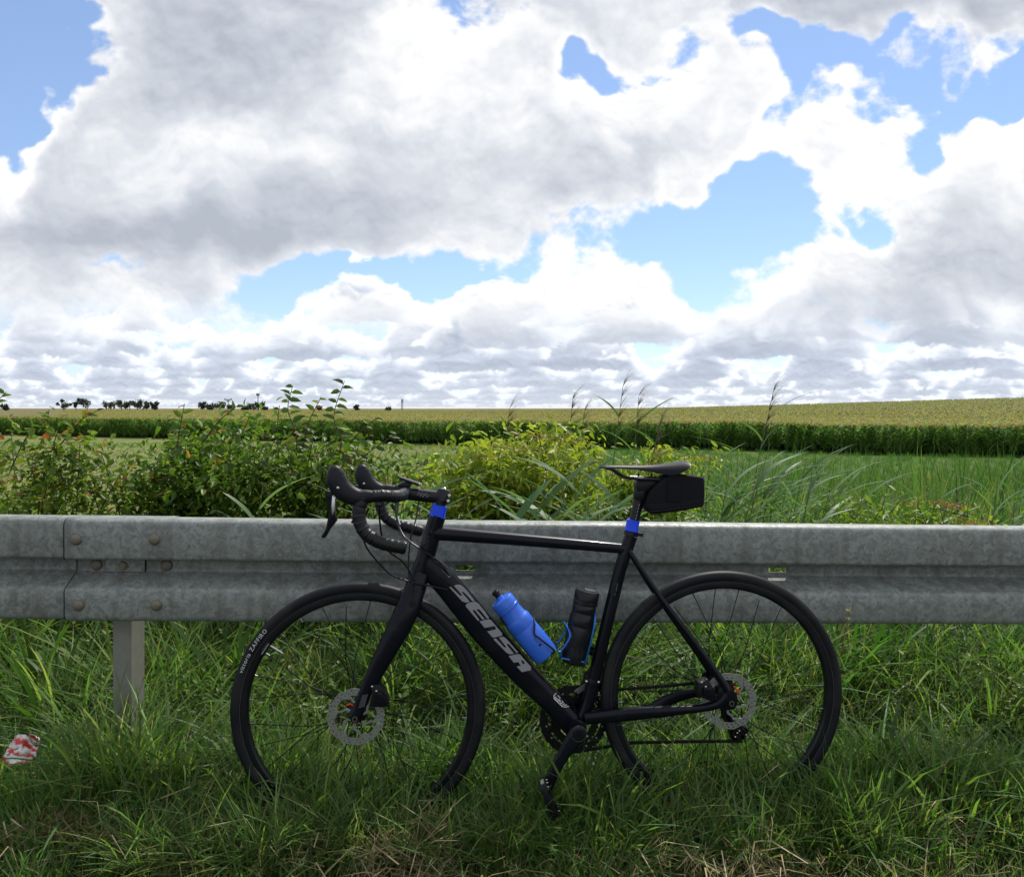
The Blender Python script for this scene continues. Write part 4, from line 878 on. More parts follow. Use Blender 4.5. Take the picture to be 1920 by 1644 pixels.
# bottle cages
mb = MB(); cf = D['cage_blue_front']
mb.sweep(smooth_path([(a, y, z) for (a, z), y in zip(cf, [.0, -.030, -.041, -.042, -.040, -.036, -.030, -.014, 0, 0, 0])], 5), .0026, None, 8)
mb.sweep(smooth_path([(a, -y, z) for (a, z), y in zip(cf[:8], [.0, -.030, -.041, -.042, -.040, -.036, -.030, -.014])], 5), .0026, None, 8)
mb.prism([(-.6150, .5600), (-.6080, .5640), (-.5230, .4560), (-.5080, .4440), (-.5130, .4390), (-.5290, .4470)], -.008, .008); mb.obj('bottle_cage', M['plastic'], bike)
mb = MB(); ck = D['cage_black']; ys = [0, -.028, -.040, -.038, -.030, -.030, -.036, -.039, -.041, -.038, -.024, 0]
for s in (1, -1): mb.sweep(smooth_path([(a, s*y, z) for (a, z), y in zip(ck, ys)], 5), .0026, None, 8)
mb.prism([(-.3570, .570), (-.3530, .570), (-.3830, .450), (-.3870, .450)], -.010, .010); mb.obj('bottle_cage', M['wireblue'], bike)

# ------------------------------------------------------------------ bottles and bag (carried by the bicycle, things of their own)
def b2w(p): return BM @ Vector((p[0], p[1] if len(p) > 2 else 0, p[-1]))
def bottle(top, bot, segs, label, name='water_bottle', ysh=0.):
    t, b = Vector((top[0], ysh, top[1])), Vector((bot[0], ysh, bot[1])); ax = (t-b).normalized(); L = (t-b).length
    # bottle frame: origin at the base, z along the axis, y away from the camera
    zx = ax; yx = Vector((0, 1, 0)); xx = yx.cross(zx).normalized()
    W = BM @ Matrix(((xx.x, yx.x, zx.x, b.x), (xx.y, yx.y, zx.y, b.y), (xx.z, yx.z, zx.z, b.z), (0, 0, 0, 1)))
    root = empty(name, mtx=W); tag(root, label, 'bottle'); return root, L
rt, L = bottle(*D['bottle_blue'], None, 'blue squeeze bottle with black nozzle in the down tube cage')
mb = MB(); mb.lathe([(.030, 0), (.0345, .003), (.0362, .009), (.0368, .055), (.0362, .097), (.0355, .099), (.0355, .101), (.0363, .103), (.0366, .122), (.0358, .128), (.0330, .133), (.0316, .136), (.0310, .150), (.0300, .158), (.0305, .163)], (0, 0, 0), (0, 0, 1), 40); bd = mb.obj('bottle_body', M['bottleblue'], rt)
mb = MB(); mb.lathe([(.0312, .163), (.0326, .166), (.0326, .1705), (.0316, .1718), (.0316, .1732), (.0328, .1745), (.0324, .1930), (.0300, .1975), (.0200, .2000), (.0110, .2020), (.0100, .2080)], (0, 0, 0), (0, 0, 1), 40); mb.obj('bottle_cap', M['bottleblue'], rt)
mb = MB(); mb.lathe([(.0085, .206), (.0085, .216), (.0105, .218), (.0110, .2225), (.0085, .2250), (.0085, .2270), (.0040, .2275)], (0, 0, 0), (0, 0, 1), 20); mb.obj('bottle_nozzle', M['plastic'], rt)
mb = MB()
def on_body(pts, r=.0368): return [(r*math.sin(p[0]/r), -r*math.cos(p[0]/r), p[1]) for p in pts]
for (x0, z0, w_, h_) in ((.006, .052, .0016, .006), (.006, .060, .0016, .008), (.010, .050, .0014, .005), (.010, .057, .0014, .004), (.010, .063, .0014, .007), (.0055, .040, .0075, .0075)):
    mb.add(on_body([(x0, z0), (x0+w_, z0), (x0+w_, z0+h_), (x0, z0+h_)]), [(0, 1, 2, 3)])
mb.obj('bottle_print', M['plastic'], bd, smooth=False)
rt, L = bottle(*D['bottle_black'], None, 'black bottle with screw lid in the blue seat tube cage')
mb = MB(); mb.lathe([(.030, 0), (.0345, .004), (.0355, .012), (.0350, .070), (.0352, .100), (.0345, .102), (.0345, .105), (.0352, .107), (.0348, .128), (.0315, .136), (.0310, .140), (.0322, .142), (.0320, .160), (.0300, .163)], (0, 0, 0), (0, 0, 1), 40); bd = mb.obj('bottle_body', M['bottleblack'], rt)
mb = MB(); mb.lathe([(.0310, .162), (.0335, .164), (.0337, .171), (.0322, .1725), (.0322, .1745), (.0337, .176), (.0335, .1970), (.0315, .2005), (.0080, .2015)], (0, 0, 0), (0, 0, 1), 40); mb.obj('bottle_cap', M['bottleblack'], rt)
mb = MB(); mb.box((.004, -.006, .2035), (.014, .010, .0012)); mb.obj('cap_tab', M['silver'], rt)
mb = MB()
for k, (xx_, z0, z1) in enumerate(((-.018, .030, .048), (-.012, .024, .044), (-.005, .026, .050), (.0, .022, .040), (.008, .026, .050), (.014, .024, .046))):
    mb.add(on_body([(xx_, z0), (xx_+.0011, z0), (xx_+.0035, z1), (xx_+.0026, z1)], .0356), [(0, 1, 2, 3)])
mb.obj('bottle_scratches', M['greydec'], bd, smooth=False)
# saddle bag
bag = empty('saddle_bag', mtx=BM @ Matrix.Translation((-.130, 0, .845))); tag(bag, 'small black wedge bag strapped under the saddle', 'saddle bag')
def bl(p): return [(a+.130, z-.845) for a, z in p]
mb = MB(); mb.prism(bl([(-.1870, .9230), (-.2053, .9047), (-.2155, .8800), (-.2180, .8560), (-.2030, .8400), (-.1266, .8480), (-.0610, .8605), (-.0580, .8941), (-.0600, .9405), (-.1206, .9490), (-.1643, .9440)]), -.040, .040)
bb_ = mb.obj('bag_body', M['cloth'], bag, bevel=.009, angle=60, seg=3)
mb = MB(); mb.prism(bl([(-.1605, .9470), (-.1225, .9470), (-.1270, .8735), (-.1640, .8735)]), -.0425, -.0395); mb.obj('bag_strap', M['cloth'], bag, bevel=.0008)
mb = MB(); mb.box((-.011, 0, .104), (.017, .030, .0015)); mb.obj('bag_strap', M['cloth'], bag)
for nm, dz in (('bag_pipe', 0), ('bag_pipe2', -.0015), ('bag_pipe', .0060)):
    mb = MB(); mb.sweep(smooth_path([(a+.130, -.0395, z-.845+dz) for a, z in D[nm]], 5), .0012, None, 8); mb.obj('bag_piping', M['plastic'], bag)
mb = MB(); mb.box((.0735, -.012, .074), (.0006, .008, .010)); mb.obj('bag_tag', M['decal'], bag)
# ------------------------------------------------------------------ plants: building blocks
def unit(a): return a/np.maximum(np.linalg.norm(a, axis=-1, keepdims=True), 1e-9)
def blades(P, az, lean, H, W, bend, col, S=3, twist=.0, keel=0.):
    """grass blades as tapering bent ribbons. P (n,3) bases"""
    n = len(P); ts = np.linspace(0, 1, S+1); V = []; 
    dx, dy = np.cos(az), np.sin(az)
    fa = az+PI/2+R_.uniform(-.9, .9, n)
    for i, t in enumerate(ts):
        out = (lean*t+bend*t*t)*H; up = H*(t-.42*np.abs(bend)*t**2.4)
        c = P+np.stack([dx*out, dy*out, up], 1)
        if i == S: V.append(c[:, None])
        else:
            w = W*(.75+.5*t if t < .5 else 1.0*(1-(t-.5)*1.2))*.5
            a = fa+twist*t; o = np.stack([np.cos(a)*w, np.sin(a)*w, np.zeros(n)], 1)
            V.append(np.stack([c-o, c+o], 1))
    V = np.concatenate(V, 1); k = V.shape[1]; F = []
    for i in range(S-1): F += [(2*i, 2*i+1, 2*i+3), (2*i, 2*i+3, 2*i+2)]
    F.append((2*S-2, 2*S-1, 2*S))
    F = (np.array(F)[None]+(np.arange(n)*k)[:, None, None]).reshape(-1, 3)
    return V.reshape(-1, 3), F, np.repeat(col, k, 0)
def leaves(P, Dr, Nn, L, W, col, curl=.15, fold=.25):
    """pointed oval leaves, folded along the midrib"""
    n = len(P); Dr = unit(Dr); S = unit(np.cross(Dr, Nn)); Nn = np.cross(S, Dr); L = L[:, None]; W = W[:, None]
    def pt(t, s, h): return P+Dr*L*t+S*W*s+Nn*(L*(-curl)*t*t+W*fold*abs(s)*2+h*0)
    V = np.stack([pt(0, 0, 0), pt(.28, -.46, 0), pt(.66, -.38, 0), pt(1, 0, 0), pt(.66, .38, 0), pt(.28, .46, 0), pt(.5, 0, 0)], 1)
    F = np.array([(0, 1, 6), (1, 2, 6), (2, 3, 6), (3, 4, 6), (4, 5, 6), (5, 0, 6)])
    F = (F[None]+(np.arange(n)*7)[:, None, None]).reshape(-1, 3)
    return V.reshape(-1, 3), F, np.repeat(col, 7, 0)
def cat(parts):
    V, F, Cc = [], [], []; b = 0
    for v, f, c in parts: V.append(v); F.append(f+b); Cc.append(c); b += len(v)
    return np.concatenate(V), np.concatenate(F), np.concatenate(Cc)
def veg(name, parts, m, parent=None):
    V, F, Cc = cat(parts) if isinstance(parts, list) else parts
    me = np_mesh(name, V, F, Cc); return link(name, me, m, parent, smooth=False)
def mixcol(n, cols, wts=None, jit=.18):
    cols = np.array(cols); i = R_.choice(len(cols), n, p=None if wts is None else np.array(wts)/sum(wts))
    c = cols[i]*(1+R_.uniform(-jit, jit, (n, 1))); j = R_.rand(n, 1)*.35
    return c*(1-j)+cols[R_.choice(len(cols), n, p=None if wts is None else np.array(wts)/sum(wts))]*j
GREEN = [(.090, .185, .044), (.140, .245, .054), (.066, .145, .044), (.21, .27, .075), (.11, .18, .075), (.045, .100, .034)]
STRAW = [(.38, .31, .18), (.28, .22, .12), (.46, .40, .25), (.19, .15, .08)]
# sources for scattered clumps are kept outside the scene's collections
def sources(name, makers, m):
    col = bpy.data.collections.new(name)
    for i, mk in enumerate(makers):
        V, F, Cc = mk(); me = np_mesh(f'{name} {i:02d}', V, F, Cc); me.materials.append(m)
        o = bpy.data.objects.new(f'{name} {i:02d}', me); col.objects.link(o)
    return col
def clump(n, r, h, w, bend, cols, wts=None, S=3, lean=.25, windward=.15):
    def f():
        a = R_.uniform(0, 2*PI, n); rr = r*np.sqrt(R_.rand(n)); P = np.stack([rr*np.cos(a), rr*np.sin(a), np.full(n, -.01)], 1)
        az = a+R_.uniform(-1.1, 1.1, n); H = h*R_.uniform(.45, 1.1, n)
        V, F, Cc = blades(P, az, R_.uniform(0, lean, n)+windward*np.cos(az), H, w*R_.uniform(.6, 1.25, n), bend*R_.uniform(.2, 1.3, n), mixcol(n, cols, wts), S, R_.uniform(-.6, .6))
        return V, F, Cc
    return f
def tangle(n, r, cols, L=.10, w=.0007, h=.02):
    def f():
        a = R_.uniform(0, 2*PI, n); rr = r*np.sqrt(R_.rand(n)); P = np.stack([rr*np.cos(a), rr*np.sin(a), R_.uniform(0, h, n)], 1)
        az = R_.uniform(0, 2*PI, n); d = np.stack([np.cos(az), np.sin(az), R_.uniform(-.12, .3, n)], 1); s = np.stack([-np.sin(az), np.cos(az), R_.uniform(-.6, .6, n)], 1)
        LL = L*R_.uniform(.3, 1.2, (n, 1)); ww = w*R_.uniform(.6, 1.8, (n, 1)); b = R_.uniform(-.02, .035, (n, 1))
        up = np.array([0, 0, 1.])
        V = np.stack([P-d*LL*.5-s*ww, P-d*LL*.5+s*ww, P+up*b+s*ww*1.1+s*b*.5, P+up*b-s*ww*1.1+s*b*.5, P+d*LL*.5+s*ww*.5], 1)
        F = np.array([(0, 1, 2), (0, 2, 3), (3, 2, 4)]); F = (F[None]+(np.arange(n)*5)[:, None, None]).reshape(-1, 3)
        return V.reshape(-1, 3), F, np.repeat(mixcol(n, cols), 5, 0)
    return f
def weed(n, h, ls, cols, wts=None):
    """small broad-leaved herb: thin stems with pairs of leaves"""
    def f():
        parts = []; st = 5
        for k in range(st):
            az = R_.uniform(0, 2*PI); H = h*R_.uniform(.5, 1.1); ln = R_.uniform(.1, .5)
            b = np.array([[R_.uniform(-.03, .03), R_.uniform(-.03, .03), 0]])
            parts.append(blades(b, np.array([az]), np.array([ln]), np.array([H]), np.array([.003]), np.array([.1]), np.array([[.06, .08, .02]]), 3))
            m = n//st; t = R_.uniform(.2, 1, m); P = b+np.stack([np.cos(az)*ln*t*H, np.sin(az)*ln*t*H, H*t*.95], 1)
            a2 = R_.uniform(0, 2*PI, m); Dr = np.stack([np.cos(a2), np.sin(a2), R_.uniform(-.2, .6, m)], 1)
            parts.append(leaves(P, Dr, np.array([[0, 0, 1.]])+R_.uniform(-.4, .4, (m, 3)), ls*R_.uniform(.5, 1.2, m), ls*.5*R_.uniform(.6, 1.2, m), mixcol(m, cols, wts)))
        return cat(parts)
    return f
def scatter(name, pts, scl, col, label=None, catg=None, tilt=.12, rot=None):
    """one object whose points carry instances of the clumps in col"""
    n = len(pts); me = bpy.data.meshes.new(name); me.vertices.add(n); me.vertices.foreach_set('co', np.ascontiguousarray(pts, np.float32).ravel())
    def at_(nm, ty, data, prop='value'):
        a = me.attributes.new(nm, ty, 'POINT'); a.data.foreach_set(prop, np.ascontiguousarray(data).ravel())
    e = np.stack([R_.normal(0, tilt, n), R_.normal(0, tilt, n), R_.uniform(0, 2*PI, n) if rot is None else rot], 1)
    at_('rot', 'FLOAT_VECTOR', e.astype(np.float32), 'vector'); at_('scl', 'FLOAT', np.asarray(scl, np.float32)); at_('idx', 'INT', R_.randint(0, len(col.objects), n).astype(np.int32))
    me.update(); o = bpy.data.objects.new(name, me); C.objects.link(o)
    g = bpy.data.node_groups.new(name, 'GeometryNodeTree'); g.interface.new_socket('Geometry', in_out='INPUT', socket_type='NodeSocketGeometry'); g.interface.new_socket('Geometry', in_out='OUTPUT', socket_type='NodeSocketGeometry')
    nn = g.nodes.new; kk = g.links.new; gi = nn('NodeGroupInput'); go = nn('NodeGroupOutput'); ip = nn('GeometryNodeInstanceOnPoints'); ci = nn('GeometryNodeCollectionInfo')
    ci.inputs['Collection'].default_value = col; ci.inputs['Separate Children'].default_value = True; ci.inputs['Reset Children'].default_value = True
    def att(nm, ty):
        a = nn('GeometryNodeInputNamedAttribute'); a.data_type = ty; a.inputs['Name'].default_value = nm; return a.outputs['Attribute']
    er = nn('FunctionNodeEulerToRotation'); kk(att('rot', 'FLOAT_VECTOR'), er.inputs[0])
    kk(gi.outputs[0], ip.inputs['Points']); kk(ci.outputs[0], ip.inputs['Instance']); ip.inputs['Pick Instance'].default_value = True
    kk(att('idx', 'INT'), ip.inputs['Instance Index']); kk(er.outputs[0], ip.inputs['Rotation']); kk(att('scl', 'FLOAT'), ip.inputs['Scale']); kk(ip.outputs[0], go.inputs[0])
    md = o.modifiers.new('instances', 'NODES'); md.node_group = g
    tag(o, label, catg, kind='stuff'); return o
def vnoise(x, y, s, seed): return perm_noise(np.asarray(x)*s, np.asarray(y)*s, seed)
def field(n, x0, x1, y0, y1): 
    x = R_.uniform(x0, x1, n); y = R_.uniform(y0, y1, n); return x, y
_p = math.atan(57/1422); _c, _s = math.cos(_p), math.sin(_p)
def at(u, v, Y):
    """point at distance Y ahead on the line of sight through photo position (u, v)"""
    X = (u-960)/1422; U = (822-v)/1422; d = Vector((X, _c+U*_s, -_s+U*_c)); return Vector((0, 0, CAM_H))+d*(Y/d.y)

# ------------------------------------------------------------------ grass of the verge
short = sources('short clump', [clump(15, .045, .15, .0058, .40, GREEN) for _ in range(5)]+[clump(10, .04, .19, .0075, .55, GREEN, S=4) for _ in range(3)]+[clump(20, .06, .13, .0035, .6, GREEN+STRAW[:2], [3, 3, 3, 3, 3, 3, 1.5, 1.5]) for _ in range(4)], M['blade'])
tall = sources('tall clump', [clump(17, .06, .36, .0068, .55, GREEN, S=5, lean=.3, windward=.25) for _ in range(5)]+[clump(10, .05, .44, .0095, .95, GREEN, S=7, lean=.35, windward=.25) for _ in range(5)]+[clump(16, .06, .34, .0034, .6, STRAW[:3]+GREEN[:3], S=4) for _ in range(3)], M['blade'])
broad = sources('broad clump', [clump(7, .03, .55, .019, .55, [(.045, .10, .025), (.055, .12, .02)], S=7, lean=.35) for _ in range(5)], M['reed'])
straw = sources('straw tangle', [tangle(20, .085, STRAW+[(.10, .075, .04), (.14, .12, .06)], .11, .0008) for _ in range(6)], M['straw'])
herb = sources('herb', [weed(40, .20, .022, [(.055, .11, .02), (.08, .15, .025), (.12, .17, .03), (.04, .08, .02)]) for _ in range(6)], M['leaf'])
x, y = field(8600, -2.2, 2.2, 1.25, 2.30); dens = .55+.9*vnoise(x, y, 3.1, 5)
k = R_.rand(len(x)) < np.clip(dens+.1, .10, 1); x, y = x[k], y[k]
sc_ = (.48+.60*sst(y, 1.66, 2.0))*(1+.9*vnoise(x, y, 2.6, 8))*R_.uniform(.6, 1.25, len(x))
scatter('short_grass', np.stack([x, y, ground_z(x, y)], 1), sc_, short)
x, y = field(4600, -3.2, 3.2, 2.22, 3.75); k = R_.rand(len(x)) < .72+.8*vnoise(x, y, 2.2, 15); x, y = x[k], y[k]
sc_ = (.52+.44*sst(y, 2.2, 2.75))*(1+.7*vnoise(x, y, 1.9, 18))*R_.uniform(.7, 1.15, len(x))
scatter('tall_grass', np.stack([x, y, ground_z(x, y)], 1), sc_, tall, tilt=.16)
x, y = field(2600, -5, 5, 3.4, 7.5)
scatter('bank_grass', np.stack([x, y, ground_z(x, y)], 1), R_.uniform(.9, 1.6, len(x)), tall, tilt=.18)
# tufts crowding the post, the tyres and the pedal
x = np.concatenate([R_.normal(-1.10, .10, 46), R_.uniform(-.95, .95, 300), R_.uniform(-2.2, 2.2, 240)]); y = np.concatenate([R_.uniform(2.02, 2.22, 46), R_.uniform(1.84, 1.93, 300)-.03*np.linspace(0, 1, 300), R_.uniform(1.95, 2.25, 240)])
y[46:346] = 1.925+.058*(x[46:346]+.2)-R_.uniform(.03, .13, 300)
sc_ = np.concatenate([R_.uniform(.75, 1.0, 46), R_.uniform(.36, .56, 300), R_.uniform(.45, .75, 240)])
scatter('tuft_grass', np.stack([x, y, ground_z(x, y)], 1), sc_, tall, tilt=.18)
# dry cut grass lying in patches
px, py = [], []
for (u, v, ru, rv, n) in ((450, 1580, 240, 40, 34), (770, 1605, 140, 30, 30), (930, 1545, 100, 14, 20), (90, 1560, 130, 36, 36), (380, 1475, 130, 8, 30), (1700, 1535, 120, 14, 26), (1500, 1535, 90, 12, 18), (1330, 1505, 100, 12, 12), (1500, 1620, 400, 24, 22), (1100, 1600, 200, 30, 12)):
    for _ in range(n):
        p = at(u+R_.normal()*ru*.55, v+R_.normal()*rv*.55, 1); d = p-Vector((0, 0, CAM_H)); p = Vector((0, 0, CAM_H))+d*(CAM_H-.05)/-d.z
        px.append(p.x); py.append(p.y)
px, py = np.array(px), np.array(py); x, y = field(160, -2.6, 2.6, 1.2, 3.4); px, py = np.concatenate([px, x]), np.concatenate([py, y])
scatter('dry_grass', np.stack([px, py, ground_z(px, py)+R_.uniform(.005, .055, len(px))], 1), R_.uniform(.6, 1.3, len(px)), straw, tilt=.35)
x, y = field(1500, -3, 3, 2.35, 4.2); k = R_.rand(len(x)) < .35+1.2*vnoise(x, y, 1.4, 33)+.35*(x < -.6); x, y = x[k], y[k]
scatter('herbs', np.stack([x, y, ground_z(x, y)], 1), R_.uniform(.7, 1.6, len(x)), herb, tilt=.2)
bp = []
for (u, Y, n) in ((430, 2.75, 5), (470, 2.95, 3), (60, 2.5, 5), (90, 2.7, 3), (1700, 2.9, 6), (1640, 3.0, 4), (1290, 2.9, 3), (1190, 2.9, 4), (20, 3.1, 4), (730, 3.1, 5), (990, 3.1, 3), (1840, 3.1, 4), (1440, 3.1, 3)):
    for _ in range(n): bp.append(((u-960)/1422*Y+R_.normal()*.05, Y+R_.normal()*.07))
bp = np.array(bp); scatter('broad_grass', np.stack([bp[:, 0], bp[:, 1], ground_z(bp[:, 0], bp[:, 1])], 1), R_.uniform(.6, 1.05, len(bp)), broad, tilt=.2)

# ------------------------------------------------------------------ meadow and the reedy grass below the bank
TALLG = [(.038, .105, .026), (.055, .140, .028), (.090, .175, .040), (.030, .075, .026)]
meadow = sources('meadow clump', [clump(18, .30, .70, .022, .40, TALLG, S=4, lean=.22, windward=.22) for _ in range(6)], M['blade'])
bed = sources('reed bed clump', [clump(22, .34, 2.5, .030, .42, TALLG+[(.12, .19, .05), (.22, .20, .09)], S=6, lean=.10, windward=.16) for _ in range(7)], M['blade'])
x, y = field(7000, .5, 16, 6.8, 21.0); k = (x/y < .80) & (x/y > .17+.05*vnoise(x, y, .6, 47)) & (R_.rand(len(x)) < .65+.9*vnoise(x, y, .55, 44)); x, y = x[k], y[k]
zt = CAM_H-(.073+.022*vnoise(x, y, .35, 49))*y-.02; scatter('reed_bed', np.stack([x, y, ground_z(x, y)], 1), (zt-ground_z(x, y))/2.45*R_.uniform(.78, 1.08, len(x)), bed, tilt=.05)
x, y = field(15000, -70, 50, 18, 80); k = (np.abs(x/y) < .75) & (y < 71-.44*x); x, y = x[k], y[k]
sc_ = R_.uniform(.35, .8, len(x))*(.5+.5*sst(x/y, -.4, .25))
scatter('meadow_grass', np.stack([x, y, ground_z(x, y)], 1), sc_, meadow, tilt=.1)

# ------------------------------------------------------------------ maize field
MZ = [(.105, .195, .060), (.14, .25, .075), (.20, .31, .095), (.065, .135, .045)]
TAS = [(.33, .25, .14), (.40, .32, .19), (.26, .19, .11)]
def maize(full=True):
    def f():
        parts = []; H = 2.15 if full else 2.15; z0 = 0 if full else 1.3
        parts.append(blades(np.array([[0, 0, z0]]), np.array([0.]), np.array([.02]), np.array([H-z0]), np.array([.03]), np.array([.0]), np.array([[.07, .11, .03]]), 3))
        n = 11 if full else 3; t = np.linspace(.14 if full else .62, .93, n); az = np.arange(n)*PI+R_.uniform(0, PI)+R_.uniform(-.5, .5, n)
        P = np.stack([np.zeros(n), np.zeros(n), t*H], 1); L = R_.uniform(.65, .95, n)*(1.1-.45*t)
        parts.append(blades(P, az, R_.uniform(.35, .7, n), L, R_.uniform(.085, .13, n), R_.uniform(.45, 1.0, n), mixcol(n, MZ), 5, .4))
        m = 13; parts.append(blades(np.tile([[0, 0, H-.05]], (m, 1)), R_.uniform(0, 2*PI, m), R_.uniform(.05, .6, m), R_.uniform(.20, .38, m), np.full(m, .048), R_.uniform(.0, .5, m), mixcol(m, TAS), 2))
        return cat(parts)
    return f
corn = sources('maize plant', [maize() for _ in range(8)], M['maize']); ctop = sources('maize top', [maize(False) for _ in range(8)], M['maize'])
# rows at the near edge of the field
n = 6500; x = R_.uniform(-75, 60, n); dd = R_.rand(n)**1.8*9; y = 72-.44*x+dd; k = np.abs(x/y) < .78; x, y = x[k], y[k]
scatter('maize_edge', np.stack([x, y, ground_z(x, y)], 1), R_.uniform(.93, 1.09, len(x)), corn, tilt=.04)
n = 60000; t = R_.rand(n)**1.7; y0 = 20+t*330; x = R_.uniform(-.78, .82, n)*(60+y0); y = 72-.44*x+3+y0-20; k = (np.abs(x/y) < .80) & (y > 50); x, y = x[k], y[k]; s2 = 1+.0*y
scatter('maize_tops', np.stack([x, y, ground_z(x, y)-.02+.12*vnoise(x, y, .05, 61)], 1), R_.uniform(.97, 1.08, len(x)), ctop, tilt=.05)
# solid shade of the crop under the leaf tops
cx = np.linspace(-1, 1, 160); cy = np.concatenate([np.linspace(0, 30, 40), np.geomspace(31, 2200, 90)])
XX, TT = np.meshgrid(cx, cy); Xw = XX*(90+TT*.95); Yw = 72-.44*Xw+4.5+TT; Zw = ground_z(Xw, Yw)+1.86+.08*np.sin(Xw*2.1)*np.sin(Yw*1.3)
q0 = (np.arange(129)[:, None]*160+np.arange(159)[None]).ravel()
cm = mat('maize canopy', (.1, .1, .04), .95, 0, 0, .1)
def canopy(m):
    t = m.node_tree; b = t.nodes['Principled BSDF']; n = t.nodes.new; k = t.links.new; tc = n('ShaderNodeTexCoord')
    def noi(s, d=4):
        a = n('ShaderNodeTexNoise'); a.inputs['Scale'].default_value = s; a.inputs['Detail'].default_value = d; k(tc.outputs['Object'], a.inputs['Vector']); return a.outputs['Fac']
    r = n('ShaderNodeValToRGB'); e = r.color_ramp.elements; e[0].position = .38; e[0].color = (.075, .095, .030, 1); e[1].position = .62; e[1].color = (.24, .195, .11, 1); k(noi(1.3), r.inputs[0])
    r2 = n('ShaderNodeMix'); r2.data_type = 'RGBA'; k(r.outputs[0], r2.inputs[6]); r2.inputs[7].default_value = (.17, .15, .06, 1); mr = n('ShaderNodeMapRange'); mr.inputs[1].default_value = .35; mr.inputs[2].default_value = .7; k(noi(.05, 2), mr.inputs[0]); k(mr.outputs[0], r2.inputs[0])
    k(r2.outputs[2], b.inputs['Base Color'])
    bp = n('ShaderNodeBump'); bp.inputs['Strength'].default_value = 1; bp.inputs['Distance'].default_value = .4; k(noi(2.5), bp.inputs['Height']); k(bp.outputs[0], b.inputs['Normal'])
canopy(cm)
tag(link('maize_crop', np_mesh('maize_crop', np.stack([Xw.ravel(), Yw.ravel(), Zw.ravel()], 1), np.stack([q0, q0+1, q0+161, q0+160], 1)), cm), kind='stuff')

